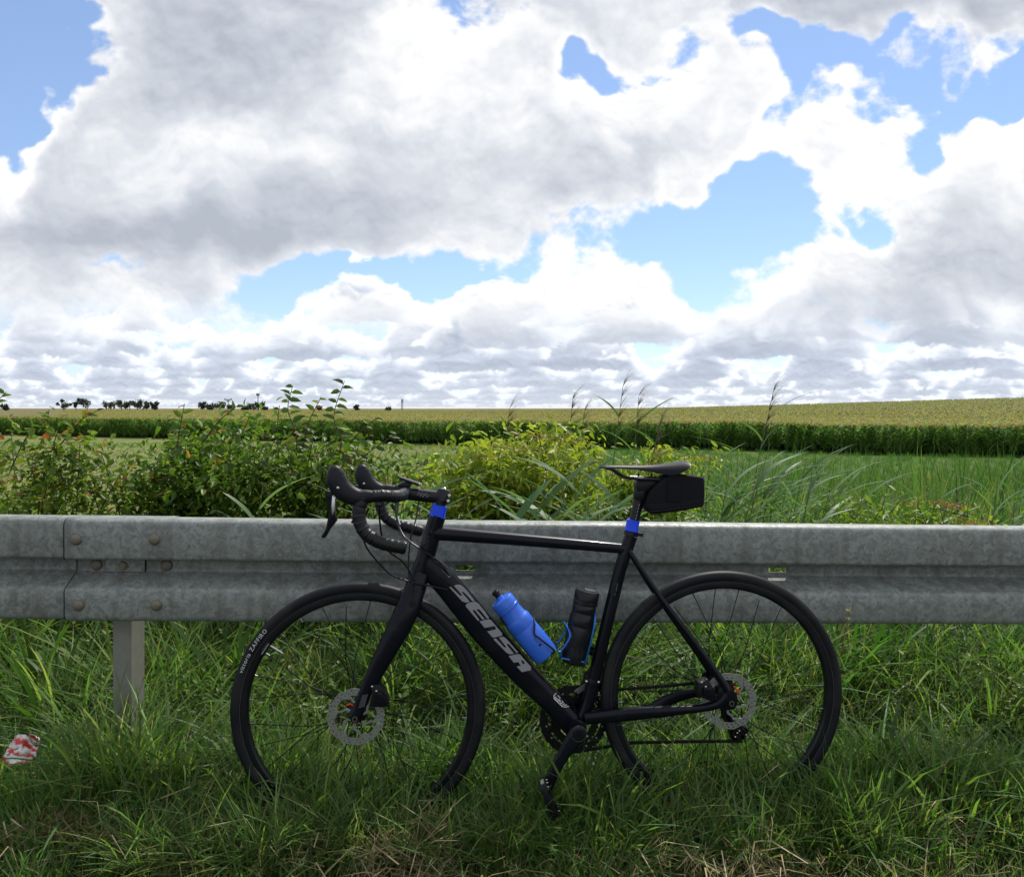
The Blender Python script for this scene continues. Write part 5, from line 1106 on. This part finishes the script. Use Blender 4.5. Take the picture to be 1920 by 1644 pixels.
# ------------------------------------------------------------------ shrubs behind the rail
LEAFG = [(.058, .115, .020), (.085, .165, .024), (.120, .205, .028), (.046, .092, .024), (.18, .24, .030)]
LEAFR = [(.26, .08, .035), (.34, .16, .05), (.24, .15, .04)]
def stems_mesh(paths, m, parent, name='stem'):
    for pts, r0, r1 in paths:
        mb = MB(); ps = smooth_path(pts, 3); mb.sweep(ps, [r0+(r1-r0)*i/(len(ps)-1) for i in range(len(ps))], None, 5); mb.obj(name, m, parent)
def shrub(name, label, cat_, base, tops, nl, lsize, cols, wts, spread=.16, group=None, twigs=5, shoots=(), lw=.55, flowers=None, stemr=.006, pend=.2, infill=0, box=None):
    """base: list of root points; tops: stem tips; leaves on side twigs; shoots stand clear and carry separate leaf parts"""
    root = empty(name, base); tag(root, label, cat_, group); base = Vector(base)
    paths = []; tw = []
    for tp in tops:
        tp = Vector(tp); b = base+Vector((R_.normal()*.10, R_.normal()*.05, 0)); b.z = float(ground_z(b.x, b.y))-.02
        mid = b.lerp(tp, .5)+Vector((R_.normal()*.05, R_.normal()*.05, .06)); paths.append(([b-base, mid-base, tp-base], stemr, .0018)); pl = smooth_path([b, mid, tp], 8)
        tw.append(pl[5:])
        for _ in range(twigs):
            i = R_.randint(5, len(pl)-1); o = pl[i]; a = R_.uniform(0, 2*PI); L = R_.uniform(.10, .34)
            e = o+Vector((math.cos(a)*L, math.sin(a)*L*.8, R_.uniform(-.10, .32)*L)); q = smooth_path([o, o.lerp(e, .5)+Vector((0, 0, .02)), e], 5)
            paths.append(([o-base, o.lerp(e, .5)-base+Vector((0, 0, .02)), e-base], .0028, .0012)); tw.append(q)
    stems_mesh([p for p in paths if p[1] > .003], M['stem'], root)
    mb = MB()
    for p, a, b in paths:
        if a <= .003: mb.sweep(p, [a, (a+b)/2, b], None, 3, cap=False)
    tg = mb.obj('twigs', M['stem'], root); tag(tg, kind='stuff')
    allp = [q for t_ in tw for q in t_]; A = np.array([tuple(q-base) for q in allp]); T = np.array([tuple((t_[min(i+1, len(t_)-1)]-t_[max(i-1, 0)]).normalized()) for t_ in tw for i in range(len(t_))])
    i = R_.randint(0, len(A), nl); P = A[i]+np.clip(R_.normal(0, spread*.20, (nl, 3)), -spread*.32, spread*.32)
    Dr = T[i]*.45+R_.normal(0, .55, (nl, 3)); Dr[:, 2] -= pend*.5; Nn = np.array([[0, 0, 1.]])+R_.normal(0, .45, (nl, 3))
    L = lsize*R_.uniform(.55, 1.25, nl); col = mixcol(nl, cols, wts)
    fo = veg('foliage', leaves(P, Dr, Nn, L, L*lw*R_.uniform(.8, 1.15, nl), col, .22), M['leaf'], root); tag(fo, kind='stuff')
    if flowers:
        n, fc, r = flowers; j = R_.choice(len(A), n, p=None); order = np.argsort(-A[:, 2])[:max(n*4, 40)]; j = R_.choice(order, n)
        Pc = A[j]+np.array([0, 0, .03]); m = 46; Pf = np.repeat(Pc, m, 0)+np.concatenate([R_.normal(0, r, (n*m, 2)), R_.normal(0, r*.25, (n*m, 1))], 1)
        Dn = R_.normal(0, 1, (n*m, 3)); fl_ = veg('flower_heads', leaves(Pf, Dn, np.array([[0, 0, 1.]])+R_.normal(0, .5, (n*m, 3)), np.full(n*m, .011), np.full(n*m, .008), mixcol(n*m, fc)), M['leaf'], root); tag(fl_, kind='stuff')
    # long shoots with leaves one can pick out against the sky
    for sh in shoots:
        pts, ll, nlv, tint = sh; pts = [Vector(p) for p in pts]; pl = smooth_path(pts, 10)
        mb = MB(); mb.sweep([p-base for p in pl], [.0036-.0020*k/(len(pl)-1) for k in range(len(pl))], None, 5); mb.obj('shoot', M['stem'], root)
        for k in range(nlv):
            t = (k+.6)/nlv; q = pl[min(int(t*(len(pl)-1)), len(pl)-1)]; s_ = 1 if k % 2 else -1; a = R_.uniform(-.5, .5)
            dr = Vector((s_*math.cos(a)+.25, math.sin(a)*.7, R_.uniform(-.35, .75))).normalized(); Lf = ll*R_.uniform(.7, 1.15)*(1-.2*t)
            nn_ = Vector((R_.normal()*.5, R_.normal()*.4-1.0, .8))
            c_ = mixcol(1, LEAFG if R_.rand() > tint else LEAFR)
            V, F, Cc = leaves(np.array([tuple(q-base)]), np.array([tuple(dr)]), np.array([tuple(nn_)]), np.array([Lf]), np.array([Lf*.52]), c_, R_.uniform(.1, .45), .22)
            veg('leaf', (V, F, Cc), M['leaf'], root)
    return root
def gp(u, Y): x_ = (u-960)/1422*Y; return (x_, Y, float(ground_z(x_, Y)))
def tops(us, vs, Y, jy=.35):
    return [tuple(at(u, v, Y+R_.uniform(-jy, jy))) for u, v in zip(us, vs)]
W5 = [4, 4, 3, 3, 1]
shrub('plum_shrub', 'sparse green shrub with orange leaf tips above the joint of the guardrail', 'shrub', gp(120, 3.7),
      tops([-40, 20, 60, 110, 150, 190, 230, 90, 0, 170], [840, 800, 870, 800, 830, 850, 880, 900, 900, 905], 3.7), 3400, .044, LEAFG+LEAFR, W5+[.25, .35, .25], .30, twigs=7,
      shoots=[([at(60, 860, 3.6), at(85, 810, 3.6), at(92, 768, 3.6)], .045, 7, .45), ([at(100, 850, 3.6), at(150, 790, 3.6), at(185, 768, 3.6)], .05, 8, .3), ([at(-60, 800, 3.4), at(-20, 765, 3.4), at(12, 735, 3.4)], .05, 11, .0), ([at(20, 880, 3.5), at(50, 820, 3.5), at(90, 785, 3.5)], .05, 7, .2)])
shrub('plum_shrub', 'dense dark green shrub behind the guardrail between its bolts and the brake hoods', 'shrub', gp(390, 3.8),
      tops([260, 290, 320, 350, 380, 410, 440, 470, 500, 340, 400, 450, 300, 380], [885, 855, 830, 815, 808, 812, 802, 815, 835, 865, 855, 875, 905, 905], 3.8), 8200, .044, LEAFG+LEAFR, W5+[.1, .18, .18], .34, twigs=9,
      shoots=[([at(330, 850, 3.6), at(338, 800, 3.6), at(346, 757, 3.6)], .065, 9, .0), ([at(380, 830, 3.6), at(410, 790, 3.6), at(446, 760, 3.6)], .05, 8, .4), ([at(430, 850, 3.6), at(455, 810, 3.6), at(470, 775, 3.6)], .045, 6, .2)])
shrub('plum_shrub', 'shrub with two tall leafy shoots reaching into the sky left of the brake hoods', 'shrub', gp(590, 3.75),
      tops([500, 530, 560, 590, 620, 650, 690, 720, 560, 610, 660, 750, 700], [850, 820, 830, 810, 840, 830, 850, 840, 880, 880, 890, 880, 905], 3.75), 5600, .044, LEAFG+LEAFR, W5+[.08, .15, .15], .32, twigs=8,
      shoots=[([at(552, 900, 3.6), at(556, 820, 3.6), at(540, 768, 3.6), at(549, 722, 3.6)], .075, 19, .04), ([at(622, 900, 3.6), at(640, 830, 3.6), at(626, 780, 3.6), at(646, 714, 3.6)], .066, 25, .05),
              ([at(566, 850, 3.6), at(578, 795, 3.6), at(602, 744, 3.6)], .05, 14, .15), ([at(522, 860, 3.6), at(520, 800, 3.6), at(524, 760, 3.6)], .05, 5, .1), ([at(636, 860, 3.6), at(670, 815, 3.6), at(708, 782, 3.6)], .05, 8, .1), ([at(650, 880, 3.6), at(710, 835, 3.6), at(765, 800, 3.6)], .05, 8, .12)])
YG = [(.18, .26, .034), (.26, .32, .045), (.13, .21, .034), (.085, .15, .026)]
shrub('elder_bush', 'broad yellow green bush with pinkish seed heads between the stem and the saddle', 'shrub', gp(930, 4.3),
      tops([800, 830, 870, 900, 940, 980, 1010, 1040, 1060, 1090, 860, 920, 980, 1030, 790, 960, 1000, 1110], [860, 850, 845, 850, 835, 830, 815, 822, 838, 855, 880, 875, 870, 870, 900, 860, 845, 880], 4.3, .5), 11500, .062, YG, [4, 3, 3, 2], .36, twigs=9, lw=.40, flowers=(26, [(.26, .17, .08), (.22, .18, .06), (.30, .18, .10)], .045), pend=.5)
shrub('elder_bush', 'narrow yellow green bush with brown seed heads directly behind the saddle', 'shrub', gp(1190, 4.5),
      tops([1140, 1165, 1190, 1215, 1240, 1260, 1180, 1220], [870, 860, 850, 850, 855, 870, 890, 890], 4.5, .3), 3000, .060, YG, [4, 3, 3, 2], .30, twigs=7, lw=.36, flowers=(12, [(.20, .17, .06), (.26, .18, .07)], .04), pend=.5)
shrub('elder_bush', 'low yellow green bush peeping over the right part of the guardrail', 'shrub', gp(1660, 3.6),
      tops([1600, 1630, 1660, 1690, 1720, 1650], [950, 938, 930, 935, 945, 955], 3.6, .2), 1300, .045, YG, [4, 3, 2, 1], .22, twigs=6, lw=.36, pend=.7)
shrub('elder_bush', 'little bush with rusty seed heads near the right end of the guardrail', 'shrub', gp(1800, 3.7),
      tops([1765, 1790, 1815, 1840], [962, 958, 955, 965], 3.7, .2), 700, .042, YG, [3, 2, 3, 3], .2, twigs=5, lw=.36, flowers=(8, [(.30, .10, .05), (.22, .12, .05)], .03), pend=.7)
# bramble thicket filling the bank foot in shade
bx, by = field(2400, -3.8, 1.2, 3.6, 5.4); thick = sources('thicket', [weed(70, .55, .038, LEAFG[:4]) for _ in range(6)], M['leaf'])
scatter('bramble_thicket', np.stack([bx, by, ground_z(bx, by)], 1), R_.uniform(.8, 1.3, len(bx)), thick, tilt=.2)

# ------------------------------------------------------------------ reeds
RD = [(.085, .160, .075), (.105, .185, .080), (.13, .20, .10), (.065, .13, .045)]
def reed(label, u, v_top, Y, lean, plume, nleaf=6, ll=.34, side=None, wd=1.0, group='reeds standing behind the guardrail'):
    b = Vector(gp(u, Y)); tp = at(u+lean, v_top, Y); root = empty('reed', b); tag(root, label, 'reed', group)
    mid = b.lerp(tp, .55)-Vector((lean*.0012, 0, 0)); pl = smooth_path([b, mid, tp], 10); mb = MB(); mb.sweep([p-b for p in pl], [.0045-.003*i/(len(pl)-1) for i in range(len(pl))], None, 6); mb.obj('reed_stem', M['reed_stem'], root)
    for k in range(nleaf):
        t = .42+.50*(k+.5)/nleaf; q = pl[int(t*(len(pl)-1))]-b; s = (1 if k % 2 else -1) if side is None else (side if R_.rand() < .75 else -side)
        az = (0 if s > 0 else PI)+R_.uniform(-.7, .7)
        V, F, Cc = blades(np.array([tuple(q)]), np.array([az]), np.array([R_.uniform(.25, .9)]), np.array([ll*R_.uniform(.6, 1.2)]), np.array([R_.uniform(.015, .025)*wd]), np.array([R_.uniform(.25, .9)]), mixcol(1, RD), 8, R_.uniform(-1, 1))
        veg('reed_leaf', (V, F, Cc), M['reed'], root)
    if plume:
        n = 90; ts = R_.rand(n)**.8; seg = max(2, int(len(pl)*plume)); idx = len(pl)-1-(ts*seg).astype(int); P = np.array([tuple(pl[i]-b) for i in idx])
        az = R_.normal(0, .5, n); Lp = R_.uniform(.05, .15, n)*(1-.35*ts)
        V, F, Cc = blades(P, az, R_.uniform(.15, .6, n), Lp, np.full(n, .0028), R_.uniform(.2, .8, n), mixcol(n, [(.10, .075, .055), (.15, .11, .075), (.07, .05, .045)]), 3)
        pm = veg('reed_plume', (V, F, Cc), M['reed'], root)
    return root
M['reed_stem'] = add_noise(mat('reed stem', (.10, .12, .05), .6), 40, .2, 0)
for a in (('reed with the tallest feathery plume, left of the saddle', 1142, 724, 4.4, 26, .30, 5, .2), ('reed with a thin plume between the tallest reed and the saddle', 1182, 742, 4.5, 16, .28, 4, .2),
          ('reed with a brownish plume rising just above the saddle', 1200, 782, 4.2, 40, .34, 5, .2), ('reed with a plume bent right above the yellow green bush', 928, 765, 4.8, 28, .22, 3, .2),
          ('thin reed with pale plume above the peak of the yellow green bush', 1052, 748, 4.8, 22, .24, 4, .2), ('reed with dark slender plume in front of the maize above the yellow green bush', 1070, 770, 4.6, 26, .3, 4, .2),
          ('single tall reed with a plume right of the saddle bag', 1408, 734, 4.3, 42, .26, 6, .24)): reed(*a)
ORD = ['leftmost', 'second', 'third', 'fourth', 'fifth', 'sixth', 'seventh', 'eighth', 'ninth', 'tenth', 'eleventh', 'twelfth', 'thirteenth', 'fourteenth', 'fifteenth', 'rightmost']
US = [1320, 1345, 1365, 1385, 1400, 1425, 1445, 1460, 1480, 1500, 1525, 1550, 1340, 1410, 1470, 1300]
RL = [f'{ORD[sorted(US).index(q)]} from the left among the leafy reeds right of the saddle bag' if 0 < sorted(US).index(q) < 15 else f'{ORD[sorted(US).index(q)]} leafy reed of the tuft right of the saddle bag' for q in US]+['lone leafy reed in the green grass right of the reed tuft', 'leafy reed near the right edge, the left one of two', 'leafy reed nearest to the right edge of the photo', 'leafy reed between the two low bushes at right']
for k in range(20):
    u = [1320, 1345, 1365, 1385, 1400, 1425, 1445, 1460, 1480, 1500, 1525, 1550, 1340, 1410, 1470, 1300, 1590, 1860, 1900, 1730][k]
    reed(RL[k], u, [850, 880, 860, 870, 830, 865, 850, 880, 860, 885, 900, 905, 900, 900, 910, 900, 900, 890, 905, 920][k], 3.4+R_.uniform(0, 1.2), R_.uniform(5, 45), 0, 9, .25, 1)
UB = [1010, 1060, 1095, 1030, 1115, 1080, 1160, 960, 1000]
for (u, v, Y) in ((1010, 880, 3.1), (1060, 900, 3.0), (1095, 905, 3.1), (1030, 930, 2.9), (1115, 930, 3.2), (1080, 870, 3.4), (1160, 905, 3.3), (960, 935, 3.0), (1000, 910, 3.2)):
    reed(f'broad leaved reed above the top tube, {ORD[sorted(UB).index(u)]} from the left' if u > 960 and u < 1160 else ('broad leaved reed leftmost above the top tube' if u == 960 else 'broad leaved reed nearest the saddle nose'), u, v, Y, R_.uniform(-10, 16), 0, 7, .24, None, 1.7)
for (u, v, Y, lb) in ((700, 930, 3.0, 'young green reed seen through the near handlebar drop'), (735, 915, 3.1, 'young green reed behind the far handlebar drop'), (760, 925, 3.0, 'young green reed below the cycle computer'), (790, 935, 3.1, 'young green reed below the stem'), (850, 940, 3.1, 'young green reed just right of the blue headset sleeve'), (470, 905, 3.1, 'young green reed among the shrubs left of the brake lever')):
    reed(lb, u, v, Y, R_.uniform(-5, 25), 0, 6, .24, None, 1.3)

# ------------------------------------------------------------------ small things in the grass
def onground(u, v, h=.03):
    p = at(u, v, 1); d = p-Vector((0, 0, CAM_H)); return Vector((0, 0, CAM_H))+d*(CAM_H-h)/-d.z
pm_ = bpy.data.materials.new('printed foil'); pm_.use_nodes = True; t_ = pm_.node_tree; at_n = t_.nodes.new('ShaderNodeAttribute'); at_n.attribute_name = 'Col'; t_.links.new(at_n.outputs['Color'], t_.nodes['Principled BSDF'].inputs['Base Color']); t_.nodes['Principled BSDF'].inputs['Roughness'].default_value = .4
def wrapper(u, v, w, h, seed, label):
    r = np.random.RandomState(seed); nx_, nz_ = 14, 12; V = []; Cc = []
    for j in range(nz_):
        for i in range(nx_):
            a, b = i/(nx_-1), j/(nz_-1); V.append(((a-.5)*w+r.normal()*.0022, r.normal()*.003+.010*math.sin(a*7+b*3), (b-.5)*h*(1+.3*math.sin(a*5))+r.normal()*.0022))
            s = (b*2.6+.25*math.sin(a*3)) % 1; Cc.append((.55, .03, .03) if s < .38 else ((.02, .02, .02) if (i*7+j*3) % 23 == 0 else (.70, .70, .66)))
    q = (np.arange(nz_-1)[:, None]*nx_+np.arange(nx_-1)[None]).ravel(); F = np.stack([q, q+1, q+nx_+1, q+nx_], 1)
    me = np_mesh('wrapper', np.array(V), F, np.array(Cc)); o = link('wrapper', me, pm_); sd = o.modifiers.new('t', 'SOLIDIFY'); sd.thickness = .0006
    o.location = onground(u, v, .20); o.rotation_euler = (-.55, .45, .15); tag(o, label, 'litter'); return o
wrapper(40, 1408, .070, .060, 3, 'crumpled red and white wrapper lying in the grass at the left edge'); wrapper(60, 1388, .034, .026, 5, 'small torn red and white scrap beside the wrapper at the left edge')
def stone(u, v, r, seed, m, label):
    bm = bmesh.new(); bmesh.ops.create_icosphere(bm, subdivisions=3, radius=1); rr = np.random.RandomState(seed)
    for vv in bm.verts:
        p = vv.co; f = 1+.16*math.sin(p.x*3+seed)*math.cos(p.y*4)+.09*math.sin(p.z*6+p.x*5); vv.co = Vector((p.x*r[0], p.y*r[1], p.z*r[2]))*f
    me = bpy.data.meshes.new('stone'); bm.to_mesh(me); bm.free(); o = link('stone', me, m); o.location = onground(u, v, r[2]*1.3+.02); o.rotation_euler = (.1, .2, seed); tag(o, label, 'stone')
stone(1053, 1550, (.030, .022, .017), 2, add_noise(mat('pink grey stone', (.36, .29, .25), .8), 60, .3, .4, .003), 'pinkish grey stone in the grass below the pedal')
stone(115, 1497, (.024, .018, .010), 5, add_noise(mat('pale stone', (.5, .5, .48), .8), 60, .2, .3, .003), 'pale stone lying in the grass at lower left')
def flower(u, v, Y, label, col=(.75, .48, .02), r=.011):
    tp = at(u, v, Y); b = Vector((tp.x-.02, tp.y+.01, float(ground_z(tp.x, tp.y)))); root = empty('flower', b); tag(root, label, 'flower')
    mb = MB(); mb.sweep(smooth_path([Vector((0, 0, 0)), (tp-b)*.5+Vector((.01, 0, .01)), tp-b], 4), .0011, None, 5); mb.obj('flower_stem', M['reed_stem'], root)
    n = 11; a = np.arange(n)*2*PI/n; P = np.tile([tuple(tp-b)], (n, 1)); Dr = np.stack([np.cos(a), -np.abs(np.sin(a))*.3-.2, np.sin(a)+.2], 1)
    veg('petals', leaves(P, Dr, np.tile([[0, -1., .5]], (n, 1)), np.full(n, r), np.full(n, r*.5), np.tile([col], (n, 1)).astype(float), .1), M['leaf'], root)
flower(1854, 1238, 2.9, 'yellow flower low under the right end of the guardrail'); flower(1828, 1299, 2.6, 'smaller yellow flower below the right end of the guardrail', r=.009)
flower(1826, 1240, 3.0, 'faded yellow blossom left of the yellow flower', (.55, .42, .05), .008)
flower(526, 1372, 2.5, 'pale yellow blossom seen through the front wheel spokes', (.60, .58, .10), .012)
def seedhead(u0, v0, u1, v1, Y, label):
    b = onground(u0, v0, .0); tp = at(u1, v1, Y); root = empty('grass_stalk', b); tag(root, label, 'grass stalk'); pl = smooth_path([Vector((0, 0, 0)), (tp-b)*.5+Vector((-.01, 0, .02)), tp-b], 8)
    mb = MB(); mb.sweep(pl, [.0013]*len(pl), None, 5); mb.obj('stalk', M['straw_s'], root)
    n = 60; i = R_.randint(len(pl)*2//3, len(pl), n); P = np.array([tuple(pl[k]) for k in i])+R_.normal(0, .002, (n, 3)); d = np.array(tuple((pl[-1]-pl[-4]).normalized()))
    veg('seed_head', leaves(P, d+R_.normal(0, .3, (n, 3)), R_.normal(0, 1, (n, 3)), np.full(n, .012), np.full(n, .004), mixcol(n, STRAW)), M['straw'], root)
M['straw_s'] = mat('straw stalk', (.30, .28, .14), .6)
seedhead(1715, 1560, 1780, 1422, 2.1, 'pale grass stalk with seed head leaning right, lower right of the rear wheel')

# ------------------------------------------------------------------ far trees and masts on the horizon
def far_tree(u, vt, Y, w, label, bare=False, n=260):
    b = at(u, 768, Y); b.z = float(ground_z(b.x, min(b.y, 2500)))-.2; top = at(u, vt, Y).z; H = top-b.z; root = empty('far_tree', b); tag(root, label, 'tree', 'trees on the horizon')
    wm = w/1422*Y; mb = MB(); mb.sweep([(0, 0, 0), (wm*.04, 0, H*.5), (0, 0, H*.85)], [.35, .25, .10], None, 6)
    for k in range(7): a = R_.uniform(0, 2*PI); z = H*R_.uniform(.4, .7); mb.sweep([(0, 0, z), (math.cos(a)*wm*.25, math.sin(a)*wm*.2, z+H*.12), (math.cos(a)*wm*.42, math.sin(a)*wm*.3, z+H*.25)], [.16, .10, .05], None, 4)
    mb.obj('trunk', M['bark'], root)
    nc = 5 if bare else 9; cc = np.stack([R_.uniform(-.42, .42, nc)*wm, R_.uniform(-.3, .3, nc)*wm, H*R_.uniform(.48, .90, nc)], 1); rs = (wm*.16+H*.04)*R_.uniform(.6, 1.2, nc)*(.6 if bare else 1)
    i = R_.randint(0, nc, n); d = unit(R_.normal(0, 1, (n, 3))); P = cc[i]+d*rs[i][:, None]*R_.rand(n, 1)**.4; P[:, 2] = np.minimum(P[:, 2], H)
    veg('crown', leaves(P, R_.normal(0, 1, (n, 3)), R_.normal(0, 1, (n, 3)), R_.uniform(.9, 1.8, n), R_.uniform(.6, 1.1, n), mixcol(n, [(.060, .080, .070), (.075, .098, .075), (.048, .066, .062)])), M['farleaf'], root)  # aerial haze put into the crown colours, lighter and greyer
for i_, (u, vt, w, bare) in enumerate(((118, 748, 26, True), (142, 747, 20, True), (163, 745, 26, False), (207, 749, 24, False), (228, 750, 18, False), (243, 751, 16, False), (258, 748, 18, False), (274, 752, 14, False), (289, 754, 12, False),
        (379, 753, 10, False), (395, 754, 20, False), (412, 754, 20, False), (432, 759, 16, False), (458, 761, 10, False), (470, 757, 14, False), (484, 753, 20, False), (496, 760, 9, False), (10, 757, 14, True), (668, 759, 10, False), (728, 763, 8, False), (600, 762, 8, False))):
    names = ['thin gappy tree leftmost in the far row on the horizon', 'thin gappy tree second in the far row on the horizon', 'dark full tree closing the first far group on the horizon']
    lab = names[i_] if i_ < 3 else (f'{ORD[i_-3]} from the left in the second far tree group on the horizon' if 3 < i_ < 9 else ('leftmost tree of the second far group on the horizon' if i_ == 3 else (f'{ORD[i_-9]} from the left in the far tree row beside the two masts' if 9 < i_ < 17 else ('leftmost tree in the far row beside the two masts' if i_ == 9 else ['bare little tree at the left edge of the horizon', 'lone tiny tree on the horizon right of the leafy shoots', 'tiny bush on the horizon left of the lattice mast', 'tiny tree between the two tall leafy shoots'][i_-17]))))
    far_tree(u, vt, 520+R_.uniform(-30, 30), w, lab, bare)
def mast(u, vt, Y, kind, label):
    b = at(u, 768, Y); b.z = float(ground_z(b.x, b.y)); H = at(u, vt, Y).z-b.z; root = empty('mast', b); tag(root, label, 'mast'); mb = MB()
    if kind == 'lattice':
        for sx in (-1, 1):
            for sy in (-1, 1): mb.sweep([(sx*.9, sy*.9, 0), (sx*.35, sy*.35, H)], .14, None, 4)
        for k in range(12):
            z = H*k/12; z2 = H*(k+1)/12; a, b_ = .9-.55*k/12, .9-.55*(k+1)/12
            mb.sweep([(-a, -a, z), (b_, -b_, z2)], .08, None, 4); mb.sweep([(a, -a, z), (-b_, -b_, z2)], .08, None, 4); mb.sweep([(a, a, z), (b_, -b_, z2)], .08, None, 4)
        mb.obj('lattice_tower', M['mast'], root); mb = MB()
        for k, z in enumerate((.97, .88, .80)):
            for a in (0, 2.1, 4.2): mb.box((math.cos(a)*.9, math.sin(a)*.9, H*z), (.2, .2, .9))
        mb.obj('antenna_panels', M['mast'], root)
    else:
        mb.sweep([(0, 0, 0), (0, 0, H*.9)], [.5, .3], None, 10); mb.obj('mast_pole', M['mast'], root); mb = MB()
        if kind == 'round': mb.lathe([(.3, H*.84), (1.3, H*.90), (1.5, H*.94), (1.1, H*.98), (.2, H)], (0, 0, 0), (0, 0, 1), 14)
        else:
            mb.box((0, 0, H*.95), (2.6, .3, .35)); mb.box((-2.3, 0, H*.985), (.35, .3, .5)); mb.box((2.3, 0, H*.985), (.35, .3, .5)); mb.box((0, 0, H*.86), (1.0, .4, .4))
        mb.obj('mast_head', M['mast'], root)
M['mast'] = mat('painted mast steel', (.22, .24, .26), .6)
mast(428, 748, 560, 'tee', 'far mast with a flat T shaped head'); mast(484, 737, 560, 'round', 'far pole mast with a round head'); mast(754, 749, 700, 'lattice', 'far lattice radio mast above the maize horizon')
# leaf in the slot, grass ear before the rail
seedhead(1560, 1400, 1592, 1146, 2.12, 'thin grass ear standing before the lower rail beam right of the rear wheel')
